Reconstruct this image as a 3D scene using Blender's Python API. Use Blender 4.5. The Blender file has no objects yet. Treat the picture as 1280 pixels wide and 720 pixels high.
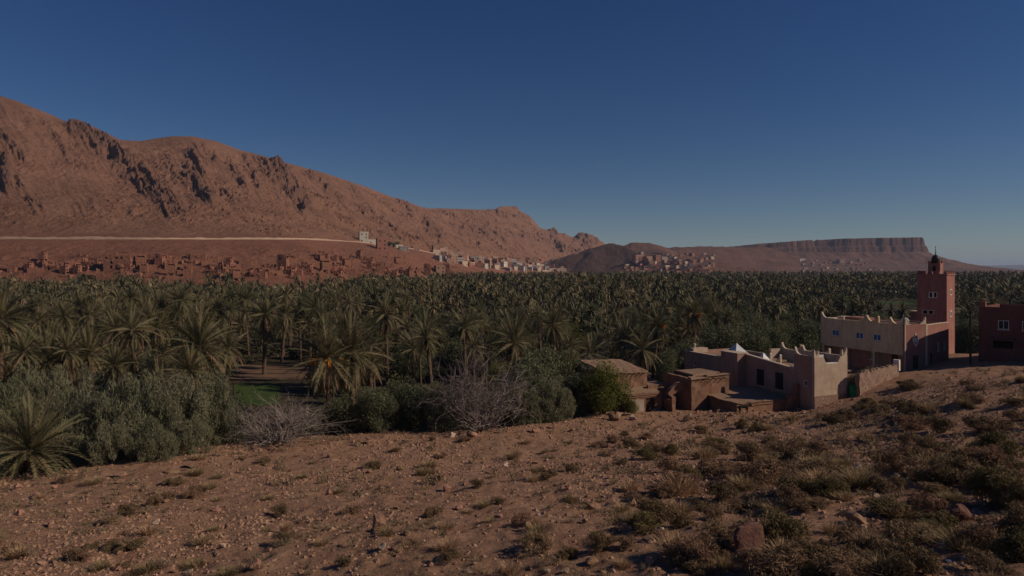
import bpy, bmesh, math, random
import numpy as np
from mathutils import Vector, Matrix, Euler

# ------------------------------------------------------------------ camera, sky, sun, exposure
SC = bpy.context.scene
COL = SC.collection
F, HX, HY, CZ = 853.0, 640.0, 337.0, 17.0      # focal length in photo pixels, principal column, horizon row, eye height
cam_d = bpy.data.cameras.new('camera')
cam_d.sensor_width = 36.0
cam_d.lens = F / 1280.0 * 36.0
cam_d.shift_y = -(360.0 - HY) / 1280.0
cam_d.clip_start = 0.5
cam_d.clip_end = 60000.0
cam = bpy.data.objects.new('camera', cam_d)
COL.objects.link(cam)
cam.location = (0, 0, CZ)
cam.rotation_euler = (math.radians(90), 0, 0)
SC.camera = cam

SUN_AZ, SUN_EL = math.radians(-10), math.radians(31)      # azimuth from +X towards +Y
sdir = Vector((math.cos(SUN_AZ) * math.cos(SUN_EL), math.sin(SUN_AZ) * math.cos(SUN_EL), math.sin(SUN_EL)))
world = bpy.data.worlds.new('World')
SC.world = world
world.use_nodes = True
wn = world.node_tree
sky = wn.nodes.new('ShaderNodeTexSky')
sky.sky_type = 'NISHITA'
sky.sun_disc = False
sky.sun_elevation = SUN_EL
sky.sun_rotation = math.pi / 2 - SUN_AZ
sky.altitude = 1400
sky.air_density = 1.0
sky.dust_density = 0.1
sky.ozone_density = 3.0
bg = wn.nodes['Background']
hs_ = wn.nodes.new('ShaderNodeHueSaturation')
hs_.inputs['Saturation'].default_value = 1.3
hs_.inputs['Hue'].default_value = 0.513
wn.links.new(sky.outputs[0], hs_.inputs['Color'])
wn.links.new(hs_.outputs[0], bg.inputs[0])
bg.inputs[1].default_value = 0.064
sun_d = bpy.data.lights.new('sun', 'SUN')
sun_d.energy = 5.0
sun_d.angle = math.radians(0.53)
sun_d.color = (1.0, 0.84, 0.66)
sun = bpy.data.objects.new('sun', sun_d)
COL.objects.link(sun)
sun.rotation_euler = sdir.to_track_quat('Z', 'Y').to_euler()
sun.location = (200, 0, 200)
SC.view_settings.view_transform = 'Standard'
SC.view_settings.look = 'None'
SC.view_settings.exposure = -0.78
SC.view_settings.gamma = 1.0
SC.view_settings.use_curve_mapping = False
SC.render.engine = 'CYCLES'
SC.cycles.use_denoising = True
SC.cycles.max_bounces = 5
SC.cycles.diffuse_bounces = 2
SC.cycles.volume_bounces = 1
SC.cycles.transparent_max_bounces = 8

random.seed(7)
RNG = np.random.default_rng(11)
PI = math.pi


# ------------------------------------------------------------------ numbers
def hash2(ix, iy, seed):
    n = (ix.astype(np.int64) * 374761393 + iy.astype(np.int64) * 668265263 + seed * 144269504) & 0xffffffff
    n = ((n ^ (n >> 13)) * 1274126177) & 0xffffffff
    return ((n ^ (n >> 16)) & 0xffff) / 65535.0


def vn(x, y, seed=0):
    x = np.asarray(x, float); y = np.asarray(y, float)
    ix = np.floor(x); iy = np.floor(y)
    fx = x - ix; fy = y - iy
    fx = fx * fx * fx * (fx * (fx * 6 - 15) + 10); fy = fy * fy * fy * (fy * (fy * 6 - 15) + 10)
    a = hash2(ix, iy, seed); b = hash2(ix + 1, iy, seed)
    c = hash2(ix, iy + 1, seed); d = hash2(ix + 1, iy + 1, seed)
    return 2 * ((a * (1 - fx) + b * fx) * (1 - fy) + (c * (1 - fx) + d * fx) * fy) - 1


def fbm(x, y, o=4, seed=0):
    s = 0.0; a = 1.0; t = 0.0
    for i in range(o):
        s = s + a * vn(x * 2.03 ** i + 17.3 * i, y * 2.03 ** i - 9.1 * i, seed + i)
        t += a; a *= 0.5
    return s / t


def ridged(x, y, o=4, seed=0):
    s = 0.0; a = 1.0; t = 0.0
    for i in range(o):
        s = s + a * (1 - 2 * np.abs(vn(x * 2.03 ** i + 7.7 * i, y * 2.03 ** i + 3.1 * i, seed + i)))
        t += a; a *= 0.5
    return s / t


def sstep(a, b, x):
    t = np.clip((np.asarray(x, float) - a) / (b - a), 0, 1)
    return t * t * (3 - 2 * t)


def P(px, py, d):
    return ((px - HX) / F * d, d, CZ - (py - HY) / F * d)


def X(px, d):
    return (px - HX) / F * d


# ------------------------------------------------------------------ materials
MATS = {}


def new_mat(name):
    m = bpy.data.materials.new(name)
    m.use_nodes = True
    nt = m.node_tree
    b = nt.nodes['Principled BSDF']
    b.inputs['Specular IOR Level'].default_value = 0.15
    MATS[name] = m
    return m, nt, b


def col4(c):
    return (c[0], c[1], c[2], 1)


def node(nt, typ, **kw):
    n = nt.nodes.new(typ)
    for k, v in kw.items():
        setattr(n, k, v)
    return n


def noise_tex(nt, coord, scale, detail=4, rough=0.55):
    n = node(nt, 'ShaderNodeTexNoise')
    n.inputs['Scale'].default_value = scale
    n.inputs['Detail'].default_value = detail
    n.inputs['Roughness'].default_value = rough
    nt.links.new(coord, n.inputs['Vector'])
    return n.outputs['Fac']


def ramp(nt, fac, stops):
    r = node(nt, 'ShaderNodeValToRGB')
    e = r.color_ramp.elements
    while len(e) < len(stops):
        e.new(0.5)
    for i, (p, c) in enumerate(stops):
        e[i].position = p
        e[i].color = col4(c)
    nt.links.new(fac, r.inputs[0])
    return r.outputs[0]


def mixc(nt, fac, a, b, blend='MIX'):
    m = node(nt, 'ShaderNodeMix', data_type='RGBA', blend_type=blend)
    if isinstance(fac, (int, float)):
        m.inputs[0].default_value = fac
    else:
        nt.links.new(fac, m.inputs[0])
    for i, v in ((6, a), (7, b)):
        if isinstance(v, tuple):
            m.inputs[i].default_value = col4(v)
        else:
            nt.links.new(v, m.inputs[i])
    return m.outputs[2]


def mat(name, c1, c2=None, scale=3.0, rough=0.9, bump=0.0, bscale=20.0, bdist=0.05, rnd=0.0, world_space=False, transl=0.0, fine=None, metallic=0.0, streak=0.0):
    m, nt, b = new_mat(name)
    c2 = c2 or tuple(x * 0.75 for x in c1)
    tc = node(nt, 'ShaderNodeTexCoord')
    ge = node(nt, 'ShaderNodeNewGeometry')
    co = ge.outputs['Position'] if world_space else tc.outputs['Object']
    fac = noise_tex(nt, co, scale)
    c = ramp(nt, fac, [(0.3, c2), (0.7, c1)])
    if fine:
        f2 = noise_tex(nt, co, fine, 3, 0.7)
        c = mixc(nt, 0.35, c, ramp(nt, f2, [(0.3, (0.45, 0.45, 0.45)), (0.7, (1.0, 1.0, 1.0))]), 'MULTIPLY')
    if streak:
        mp = node(nt, 'ShaderNodeMapping')
        mp.inputs['Scale'].default_value = (0.8, 0.8, 0.3)
        nt.links.new(co, mp.inputs['Vector'])
        f3 = noise_tex(nt, mp.outputs[0], 1.3, 5, 0.7)
        c = mixc(nt, streak, c, ramp(nt, f3, [(0.36, (0.5, 0.46, 0.43)), (0.56, (1.0, 1.0, 1.0)), (0.72, (1.12, 1.1, 1.06))]), 'MULTIPLY')
    if rnd:
        oi = node(nt, 'ShaderNodeObjectInfo')
        mr = node(nt, 'ShaderNodeMapRange')
        mr.inputs[3].default_value = 1 - rnd
        mr.inputs[4].default_value = 1 + rnd
        nt.links.new(oi.outputs['Random'], mr.inputs[0])
        hs = node(nt, 'ShaderNodeHueSaturation')
        nt.links.new(mr.outputs[0], hs.inputs['Value'])
        mr2 = node(nt, 'ShaderNodeMapRange')
        mr2.inputs[3].default_value = 0.5 + 0.06 * rnd
        mr2.inputs[4].default_value = 0.5 - 0.06 * rnd
        nt.links.new(oi.outputs['Random'], mr2.inputs[0])
        nt.links.new(mr2.outputs[0], hs.inputs['Hue'])
        nt.links.new(c, hs.inputs['Color'])
        c = hs.outputs[0]
    nt.links.new(c, b.inputs['Base Color'])
    b.inputs['Roughness'].default_value = rough
    b.inputs['Metallic'].default_value = metallic
    if bump:
        bf = noise_tex(nt, co, bscale, 5, 0.65)
        bn = node(nt, 'ShaderNodeBump')
        bn.inputs['Strength'].default_value = bump
        bn.inputs['Distance'].default_value = bdist
        nt.links.new(bf, bn.inputs['Height'])
        nt.links.new(bn.outputs[0], b.inputs['Normal'])
    if transl:
        tr = node(nt, 'ShaderNodeBsdfTranslucent')
        nt.links.new(c, tr.inputs[0])
        ms = node(nt, 'ShaderNodeMixShader')
        ms.inputs[0].default_value = transl
        nt.links.new(b.outputs[0], ms.inputs[1])
        nt.links.new(tr.outputs[0], ms.inputs[2])
        nt.links.new(ms.outputs[0], nt.nodes['Material Output'].inputs[0])
    return m


def ground_mat():
    m, nt, b = new_mat('ground_soil')
    ge = node(nt, 'ShaderNodeNewGeometry')
    co = ge.outputs['Position']
    big = noise_tex(nt, co, 0.09, 4)
    mid = noise_tex(nt, co, 0.7, 5, 0.65)
    fin = noise_tex(nt, co, 7.0, 6, 0.75)
    c = ramp(nt, mid, [(0.3, (0.32, 0.172, 0.107)), (0.52, (0.44, 0.247, 0.158)), (0.74, (0.51, 0.31, 0.206))])
    c = mixc(nt, big, c, mixc(nt, 0.6, c, (0.25, 0.155, 0.095)))
    c = mixc(nt, 0.55, c, ramp(nt, fin, [(0.32, (0.40, 0.40, 0.42)), (0.5, (0.85, 0.85, 0.85)), (0.72, (1.25, 1.2, 1.15))]), 'MULTIPLY')
    vo = node(nt, 'ShaderNodeTexVoronoi')
    vo.inputs['Scale'].default_value = 6.0
    nt.links.new(co, vo.inputs['Vector'])
    st = ramp(nt, vo.outputs['Color'], [(0.55, (0, 0, 0)), (0.7, (1, 1, 1))])
    c = mixc(nt, 0.35, c, mixc(nt, st, (0.8, 0.8, 0.8), (1.3, 1.22, 1.15)), 'MULTIPLY')
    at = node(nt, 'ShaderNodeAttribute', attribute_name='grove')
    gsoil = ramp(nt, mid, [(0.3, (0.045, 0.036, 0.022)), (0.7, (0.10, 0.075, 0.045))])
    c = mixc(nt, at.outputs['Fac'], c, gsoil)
    nt.links.new(c, b.inputs['Base Color'])
    b.inputs['Roughness'].default_value = 0.97
    bn = node(nt, 'ShaderNodeBump')
    bn.inputs['Strength'].default_value = 1.0
    bn.inputs['Distance'].default_value = 0.13
    ad = node(nt, 'ShaderNodeMath', operation='ADD')
    nt.links.new(fin, ad.inputs[0])
    nt.links.new(mid, ad.inputs[1])
    nt.links.new(ad.outputs[0], bn.inputs['Height'])
    nt.links.new(bn.outputs[0], b.inputs['Normal'])
    return m


def rock_mat(name, c_lo, c_mid, c_hi, scale, bdist, low_col=None, crag_shade_col=None):
    m, nt, b = new_mat(name)
    ge = node(nt, 'ShaderNodeNewGeometry')
    co = ge.outputs['Position']
    n1 = noise_tex(nt, co, scale, 6, 0.62)
    n2 = noise_tex(nt, co, scale * 8, 8, 0.78)
    c = ramp(nt, n1, [(0.3, c_lo), (0.5, c_mid), (0.72, c_hi)])
    if low_col:
        a = node(nt, 'ShaderNodeAttribute', attribute_name='low')
        c = mixc(nt, a.outputs['Fac'], c, ramp(nt, n1, [(0.3, tuple(x * 0.75 for x in low_col)), (0.7, low_col)]))
    if crag_shade_col:
        a = node(nt, 'ShaderNodeAttribute', attribute_name='crag_or_shade')
        c = mixc(nt, a.outputs['Fac'], c, crag_shade_col)
    c = mixc(nt, 0.5, c, ramp(nt, n2, [(0.3, (0.42, 0.41, 0.41)), (0.5, (0.95, 0.95, 0.95)), (0.7, (1.2, 1.18, 1.14))]), 'MULTIPLY')
    nt.links.new(c, b.inputs['Base Color'])
    b.inputs['Roughness'].default_value = 0.97
    bn = node(nt, 'ShaderNodeBump')
    bn.inputs['Strength'].default_value = 1.0
    bn.inputs['Distance'].default_value = bdist
    nt.links.new(n2, bn.inputs['Height'])
    nt.links.new(bn.outputs[0], b.inputs['Normal'])
    return m


ground_mat()
rock_mat('mountain_rock', (0.190, 0.094, 0.060), (0.265, 0.134, 0.085), (0.315, 0.168, 0.107), 0.024, 3.5, (0.315, 0.140, 0.089), (0.165, 0.088, 0.065))
rock_mat('hill_rock', (0.11, 0.055, 0.039), (0.175, 0.085, 0.057), (0.225, 0.115, 0.076), 0.014, 5.0, crag_shade_col=(0.105, 0.06, 0.05))  # the crag tone doubles as painted shade on the hill flank
rock_mat('far_hill_rock', (0.13, 0.10, 0.085), (0.16, 0.12, 0.10), (0.2, 0.15, 0.12), 0.002, 10.0)
mat('road_dirt', (0.44, 0.315, 0.225), (0.37, 0.26, 0.18), 0.2, world_space=True)
mat('field_green', (0.062, 0.098, 0.022), (0.045, 0.07, 0.017), 0.5, bump=0.6, bscale=6, bdist=0.1, world_space=True)
mat('field_soil', (0.22, 0.135, 0.085), (0.15, 0.09, 0.055), 0.4, bump=0.6, bscale=3, bdist=0.15, world_space=True)
mat('palm_green', (0.205, 0.176, 0.093), (0.125, 0.116, 0.058), 0.8, rnd=0.35, transl=0.2, rough=0.6)
mat('palm_gold', (0.225, 0.182, 0.092), (0.145, 0.122, 0.06), 0.8, rnd=0.3, transl=0.2, rough=0.6)
mat('palm_dry', (0.25, 0.165, 0.098), (0.16, 0.105, 0.062), 0.8, rnd=0.25, transl=0.1)
for nm_, ca_, cb_ in (('palm_far', (0.255, 0.200, 0.105), (0.085, 0.088, 0.046)), ('palm_far_dry', (0.26, 0.175, 0.10), (0.14, 0.09, 0.052)), ('leaf_grove', (0.175, 0.155, 0.08), (0.06, 0.07, 0.037))):
    m_, nt_, b_ = new_mat(nm_)
    at_ = node(nt_, 'ShaderNodeAttribute', attribute_name='tint')
    c_ = ramp(nt_, at_.outputs['Fac'], [(0.0, cb_), (0.7, tuple((p + q) / 2 for p, q in zip(ca_, cb_))), (1.0, ca_)])
    nt_.links.new(c_, b_.inputs['Base Color'])
    b_.inputs['Roughness'].default_value = 0.7
mat('palm_trunk', (0.16, 0.105, 0.07), (0.085, 0.055, 0.038), 9.0, bump=0.8, bscale=14, bdist=0.06)
mat('date_orange', (0.50, 0.21, 0.04), (0.38, 0.14, 0.025), 6.0)
mat('leaf_tamarisk', (0.235, 0.225, 0.135), (0.155, 0.155, 0.09), 2.5, rnd=0.2, transl=0.3, rough=0.7)
mat('leaf_olive', (0.165, 0.17, 0.092), (0.10, 0.11, 0.058), 2.5, rnd=0.25, transl=0.25, rough=0.6)
mat('leaf_bright', (0.20, 0.20, 0.045), (0.12, 0.13, 0.03), 2.0, transl=0.3, rough=0.6)
mat('leaf_far', (0.10, 0.10, 0.052), (0.052, 0.056, 0.03), 0.05, world_space=True, transl=0.15)
mat('bark', (0.13, 0.09, 0.062), (0.075, 0.052, 0.037), 6.0, bump=0.6, bscale=18)
mat('twig_grey', (0.30, 0.24, 0.215), (0.22, 0.175, 0.155), 4.0, rnd=0.1)
mat('dry_grass', (0.45, 0.315, 0.18), (0.31, 0.215, 0.12), 3.0, rnd=0.25, transl=0.2)
mat('dry_shrub', (0.285, 0.185, 0.105), (0.18, 0.118, 0.068), 3.0, rnd=0.3, transl=0.12)
mat('green_shrub', (0.235, 0.172, 0.078), (0.145, 0.11, 0.052), 3.0, rnd=0.2, transl=0.15)
mat('grass_stuff', (0.36, 0.25, 0.155), (0.20, 0.15, 0.092), 0.35, world_space=True, transl=0.15)
mat('stone_red', (0.43, 0.25, 0.165), (0.28, 0.155, 0.10), 2.2, bump=0.7, bscale=7, bdist=0.08, rnd=0.25, fine=16)
mat('stone_pale', (0.47, 0.35, 0.26), (0.36, 0.25, 0.18), 2.5, bump=0.6, bscale=8, bdist=0.06, rnd=0.2)
mat('boulder_dark', (0.21, 0.105, 0.078), (0.15, 0.072, 0.055), 2.0, bump=0.8, bscale=5, bdist=0.08, fine=14)
mat('gravel', (0.45, 0.27, 0.18), (0.27, 0.152, 0.1), 1.3, world_space=True, fine=9)
mat('mud_wall', (0.33, 0.185, 0.12), (0.25, 0.135, 0.085), 0.9, bump=0.7, bscale=5, bdist=0.08, fine=5, streak=0.4)
mat('mud_ruin', (0.3, 0.138, 0.088), (0.235, 0.105, 0.068), 0.3, bump=0.5, bscale=1.5, bdist=0.3, rnd=0.12)
mat('mud_roof', (0.36, 0.235, 0.155), (0.28, 0.175, 0.115), 0.8, bump=0.6, bscale=5, bdist=0.08, fine=4)
mat('whitewash_worn', (0.52, 0.42, 0.33), (0.38, 0.28, 0.21), 1.2, bump=0.4, bscale=6, streak=0.4)
mat('plaster_rose', (0.47, 0.29, 0.215), (0.4, 0.24, 0.178), 0.5, bump=0.15, bscale=10, bdist=0.02, fine=2.5, streak=0.4)
mat('plaster_sand', (0.6, 0.455, 0.335), (0.53, 0.39, 0.285), 0.5, bump=0.15, bscale=10, bdist=0.02, fine=2.0, streak=0.4)
mat('plaster_cream', (0.74, 0.55, 0.35), (0.66, 0.48, 0.3), 0.4, bump=0.1, bscale=10, bdist=0.02, fine=1.5, streak=0.4)
mat('plaster_pink', (0.42, 0.205, 0.165), (0.36, 0.17, 0.138), 0.8, bump=0.3, bscale=12, bdist=0.03, fine=4, streak=0.4)
mat('plaster_maroon', (0.22, 0.092, 0.075), (0.18, 0.075, 0.06), 0.6, bump=0.2, bscale=12, bdist=0.03, fine=3, streak=0.4)
mat('plaster_minaret', (0.42, 0.20, 0.16), (0.35, 0.16, 0.125), 0.6, bump=0.2, bscale=12, bdist=0.03, fine=3, streak=0.4)
mat('plaster_red', (0.34, 0.135, 0.105), (0.28, 0.11, 0.085), 0.6, bump=0.2, bscale=12, bdist=0.03, fine=3, streak=0.4)
mat('rubble_stone', (0.38, 0.25, 0.19), (0.26, 0.165, 0.125), 2.2, bump=1.0, bscale=5, bdist=0.12, fine=6)
mat('white_paint', (0.78, 0.72, 0.64), (0.68, 0.62, 0.55), 2.0)
mat('coping_pale', (0.60, 0.48, 0.36), (0.5, 0.39, 0.29), 2.0)
mat('glass_dark', (0.035, 0.045, 0.06), (0.025, 0.03, 0.04), 1.0, rough=0.15)
mat('glass_blue', (0.06, 0.13, 0.27), (0.045, 0.10, 0.22), 1.0, rough=0.2)
mat('dark_opening', (0.03, 0.02, 0.017), (0.02, 0.014, 0.012), 1.0)
mat('wood_dark', (0.085, 0.055, 0.038), (0.05, 0.033, 0.024), 5.0)
mat('metal_dark', (0.06, 0.05, 0.045), (0.04, 0.035, 0.03), 3.0, rough=0.5)
mat('concrete', (0.36, 0.31, 0.27), (0.28, 0.24, 0.21), 1.5)
mat('skylight_grey', (0.60, 0.60, 0.62), (0.48, 0.49, 0.52), 2.0, rough=0.35)
mat('barrel_green', (0.02, 0.20, 0.075), (0.015, 0.16, 0.06), 3.0, rough=0.5)
mat('animal_black', (0.022, 0.018, 0.017), (0.012, 0.010, 0.010), 6.0, rough=0.8)
mat('litter_white', (0.75, 0.74, 0.72), (0.6, 0.6, 0.6), 3.0, rough=0.5)
mat('litter_red', (0.55, 0.05, 0.07), (0.45, 0.03, 0.05), 3.0, rough=0.5)
mat('litter_blue', (0.25, 0.33, 0.42), (0.18, 0.25, 0.33), 3.0, rough=0.5)
for nm, c in (('house_pink', (0.42, 0.25, 0.18)), ('house_cream', (0.55, 0.42, 0.31)), ('house_grey', (0.36, 0.31, 0.28)), ('house_red', (0.36, 0.17, 0.115)), ('house_white', (0.66, 0.60, 0.49))):
    mat(nm, c, tuple(x * 0.85 for x in c), 0.3, rnd=0.12)
M = MATS


# ------------------------------------------------------------------ mesh helpers
def mesh_np(name, V, T=None, Q=None, attrs=None, smooth=False, mats=(), mi=None):
    V = np.asarray(V, np.float32).reshape(-1, 3)
    T = np.zeros((0, 3), np.int32) if T is None else np.asarray(T, np.int32).reshape(-1, 3)
    Q = np.zeros((0, 4), np.int32) if Q is None else np.asarray(Q, np.int32).reshape(-1, 4)
    me = bpy.data.meshes.new(name)
    me.vertices.add(len(V))
    me.vertices.foreach_set('co', V.ravel())
    loops = np.concatenate([T.ravel(), Q.ravel()])
    me.loops.add(len(loops))
    me.loops.foreach_set('vertex_index', loops)
    n = len(T) + len(Q)
    me.polygons.add(n)
    st = np.concatenate([np.arange(len(T)) * 3, len(T) * 3 + np.arange(len(Q)) * 4]).astype(np.int32)
    me.polygons.foreach_set('loop_start', st)
    me.polygons.foreach_set('use_smooth', np.full(n, bool(smooth)))
    if mi is not None:
        me.polygons.foreach_set('material_index', np.asarray(mi, np.int32))
    for k, a in (attrs or {}).items():
        at = me.attributes.new(k, 'FLOAT', 'POINT')
        at.data.foreach_set('value', np.asarray(a, np.float32).ravel())
    for m in mats:
        me.materials.append(m)
    me.update(calc_edges=True)
    return me


def link(name, data, parent=None, loc=None, rot=None, scale=None):
    o = bpy.data.objects.new(name, data)
    COL.objects.link(o)
    if parent is not None:
        o.parent = parent
    if loc is not None:
        o.location = loc
    if rot is not None:
        o.rotation_euler = rot
    if scale is not None:
        o.scale = scale
    return o


def tag(o, label, cat=None, group=None, kind=None):
    if label:
        o['label'] = label
    if cat:
        o['category'] = cat
    if group:
        o['group'] = group
    if kind:
        o['kind'] = kind
    return o


def thing(name, label, cat, loc, rz=0.0, group=None):
    return tag(link(name, None, None, loc, (0, 0, rz)), label, cat, group)


class MB:
    """collects boxes, prisms and tubes, builds them as one mesh"""
    def __init__(s):
        s.V = []; s.T = []; s.Q = []; s.n = 0

    def add(s, V, T=(), Q=()):
        V = np.asarray(V, float).reshape(-1, 3)
        s.V.append(V)
        if len(T):
            s.T.append(np.asarray(T, int).reshape(-1, 3) + s.n)
        if len(Q):
            s.Q.append(np.asarray(Q, int).reshape(-1, 4) + s.n)
        s.n += len(V)
        return s

    def box(s, x0, x1, y0, y1, z0, z1, top=None):
        """top: optional (dz at x0, dz at x1) to slope the top"""
        a, b = top or (0, 0)
        V = [(x0, y0, z0), (x1, y0, z0), (x1, y1, z0), (x0, y1, z0), (x0, y0, z1 + a), (x1, y0, z1 + b), (x1, y1, z1 + b), (x0, y1, z1 + a)]
        return s.add(V, Q=[(0, 3, 2, 1), (4, 5, 6, 7), (0, 1, 5, 4), (1, 2, 6, 5), (2, 3, 7, 6), (3, 0, 4, 7)])

    def prism(s, pts, z0, z1):
        n = len(pts)
        V = [(x, y, z0) for x, y in pts] + [(x, y, z1) for x, y in pts]
        Q = [(i, (i + 1) % n, n + (i + 1) % n, n + i) for i in range(n)]
        T = [(0, i + 1, i) for i in range(1, n - 1)] + [(n, n + i, n + i + 1) for i in range(1, n - 1)]
        return s.add(V, T, Q)

    def extr(s, prof, a0, a1, axis='y'):
        """profile of (h, z) extruded from a0 to a1 along the other horizontal axis"""
        n = len(prof)
        V = []
        for a in (a0, a1):
            for h, z in prof:
                V.append((h, a, z) if axis == 'y' else (a, h, z))
        Q = [(i, (i + 1) % n, n + (i + 1) % n, n + i) for i in range(n)]
        T = [(0, i, i + 1) for i in range(1, n - 1)] + [(n, n + i + 1, n + i) for i in range(1, n - 1)]
        return s.add(V, T, Q)

    def tube(s, pts, rad, sides=6, caps=True):
        pts = [Vector(p) for p in pts]
        n = len(pts)
        V = []
        for i, p in enumerate(pts):
            t = (pts[min(i + 1, n - 1)] - pts[max(i - 1, 0)]).normalized()
            a = t.orthogonal().normalized() if abs(t.z) < 0.999 else Vector((1, 0, 0))
            b = t.cross(a)
            r = rad[i] if hasattr(rad, '__len__') else rad
            for k in range(sides):
                w = 2 * PI * k / sides
                V.append(tuple(p + (a * math.cos(w) + b * math.sin(w)) * r))
        Q = [(i * sides + k, i * sides + (k + 1) % sides, (i + 1) * sides + (k + 1) % sides, (i + 1) * sides + k) for i in range(n - 1) for k in range(sides)]
        T = []
        if caps:
            T = [(0, k + 1, k) for k in range(1, sides - 1)]
            o = (n - 1) * sides
            T += [(o, o + k, o + k + 1) for k in range(1, sides - 1)]
        return s.add(V, T, Q)

    def lathe(s, prof, cx=0, cy=0, sides=14):
        V = []
        for r, z in prof:
            for k in range(sides):
                w = 2 * PI * k / sides
                V.append((cx + r * math.cos(w), cy + r * math.sin(w), z))
        Q = [(i * sides + k, i * sides + (k + 1) % sides, (i + 1) * sides + (k + 1) % sides, (i + 1) * sides + k) for i in range(len(prof) - 1) for k in range(sides)]
        o = (len(prof) - 1) * sides
        T = [(0, k + 1, k) for k in range(1, sides - 1)] + [(o, o + k, o + k + 1) for k in range(1, sides - 1)]
        return s.add(V, T, Q)

    def jitter(s, a, seed=0):
        r = np.random.default_rng(seed)
        s.V = [v + r.normal(0, a, v.shape) for v in s.V]
        return s

    def mesh(s, name, m, smooth=False):
        V = np.concatenate(s.V)
        T = np.concatenate(s.T) if s.T else None
        Q = np.concatenate(s.Q) if s.Q else None
        return mesh_np(name, V, T, Q, smooth=smooth, mats=[m] if m else [])

    def build(s, name, m, parent=None, loc=None, rot=None, smooth=False):
        return link(name, s.mesh(name, m, smooth), parent, loc, rot)


def wall_cells(xs, zs, occ, t, axis='x', off=0.0, jit=0.0, seed=0):
    """a wall as a grid of cells, thickness t; holes are empty cells; shared vertices; returns V, Q
    axis 'x': runs along x with outer face at y=off; 'y': runs along y with outer face at x=off (thickness towards +)"""
    xs = np.asarray(xs, float); zs = np.asarray(zs, float)
    nx, nz = len(xs), len(zs)
    V = np.zeros((2, nx, nz, 3))
    V[..., 0] = xs[None, :, None]
    V[0, ..., 1] = 0.0
    V[1, ..., 1] = t
    V[..., 2] = zs[None, None, :]
    if jit:
        V += np.random.default_rng(seed).normal(0, jit, V.shape)
    idx = np.arange(2 * nx * nz).reshape(2, nx, nz)
    Q = []
    for i in range(nx - 1):
        for k in range(nz - 1):
            if not occ[i][k]:
                continue
            a, b, c, d = idx[0, i, k], idx[0, i + 1, k], idx[0, i + 1, k + 1], idx[0, i, k + 1]
            e, f, g, h = idx[1, i, k], idx[1, i + 1, k], idx[1, i + 1, k + 1], idx[1, i, k + 1]
            Q.append((a, b, c, d)); Q.append((f, e, h, g))
            if i == 0 or not occ[i - 1][k]: Q.append((e, a, d, h))
            if i == nx - 2 or not occ[i + 1][k]: Q.append((b, f, g, c))
            if k == 0 or not occ[i][k - 1]: Q.append((e, f, b, a))
            if k == nz - 2 or not occ[i][k + 1]: Q.append((d, c, g, h))
    V = V.reshape(-1, 3)
    if axis == 'y':
        V = V[:, [1, 0, 2]]
        V[:, 0] += off
        Q = [q[::-1] for q in Q]
    else:
        V[:, 1] += off
    used = np.unique(np.array(Q).ravel())
    rm = -np.ones(len(V), int); rm[used] = np.arange(len(used))
    return V[used], rm[np.array(Q)]


def wall_holes(a0, a1, z0, z1, t, holes, axis='x', off=0.0):
    xs = sorted(set([a0, a1] + [h[0] for h in holes] + [h[1] for h in holes]))
    zs = sorted(set([z0, z1] + [h[2] for h in holes] + [h[3] for h in holes]))
    occ = [[not any(h[0] <= (xs[i] + xs[i + 1]) / 2 <= h[1] and h[2] <= (zs[k] + zs[k + 1]) / 2 <= h[3] for h in holes)
            for k in range(len(zs) - 1)] for i in range(len(xs) - 1)]
    return wall_cells(xs, zs, occ, t, axis, off)


# ------------------------------------------------------------------ terrain heights
CP = [(0, 720, 22), (320, 720, 20), (640, 720, 18), (960, 720, 16), (1280, 720, 14),
      (0, 640, 34), (320, 640, 31), (640, 640, 27), (960, 640, 23.5), (1280, 640, 20),
      (0, 605, 42), (130, 590, 45), (290, 560, 54), (400, 553, 57), (560, 545, 60), (700, 530, 67), (800, 522, 72), (1000, 515, 74),
      (1060, 500, 74), (1120, 472, 80), (1200, 455, 85), (1280, 450, 84), (1280, 560, 35), (1100, 560, 45), (900, 580, 42),
      (640, 590, 42), (960, 540, 62), (1180, 500, 58), (1280, 500, 52), (320, 600, 42), (870, 514, 76), (922, 516, 72.8), (1205, 441, 97), (1130, 463, 87)]
CXYZ = [P(*c) for c in CP] + [(0, 0, 11.5), (-22, 0, 8.2), (24, 0, 13.5), (0, -40, 17), (-60, -40, 9), (60, -40, 20), (45, 20, 11), (75, 45, 9), (100, 80, 7.5),
                              (-60, 20, 4.2), (-60, 42, 3.5), (70, 105, 4.6), (50, 110, 3.0), (20, 100, 0.8), (-80, 0, 5)]
_c = np.array(CXYZ)
_n = len(_c)


def _U(r2):
    return np.where(r2 > 1e-9, r2 * np.log(np.maximum(r2, 1e-9)), 0.0)


_K = _U(((_c[:, None, :2] - _c[None, :, :2]) ** 2).sum(-1)) + np.eye(_n) * 20.0
_A = np.zeros((_n + 3, _n + 3)); _A[:_n, :_n] = _K; _A[:_n, _n] = 1; _A[:_n, _n + 1:] = _c[:, :2]; _A[_n:, :_n] = _A[:_n, _n:].T
_w = np.linalg.solve(_A, np.concatenate([_c[:, 2], np.zeros(3)]))
EDGE_PX = [-3000, -400, 0, 130, 290, 400, 560, 700, 800, 870, 1000, 1060, 1130, 1280, 1700, 4000]
EDGE_D = [30, 42, 45, 48, 56, 59, 62, 69, 82, 95, 101, 106, 114, 120, 125, 130]


def hill_raw(x, y):
    x = np.asarray(x, float).ravel(); y = np.asarray(y, float).ravel()
    z = np.full(x.shape, _w[_n]) + _w[_n + 1] * x + _w[_n + 2] * y
    for i in range(_n):
        z += _w[i] * _U((x - _c[i, 0]) ** 2 + (y - _c[i, 1]) ** 2)
    return z


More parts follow.
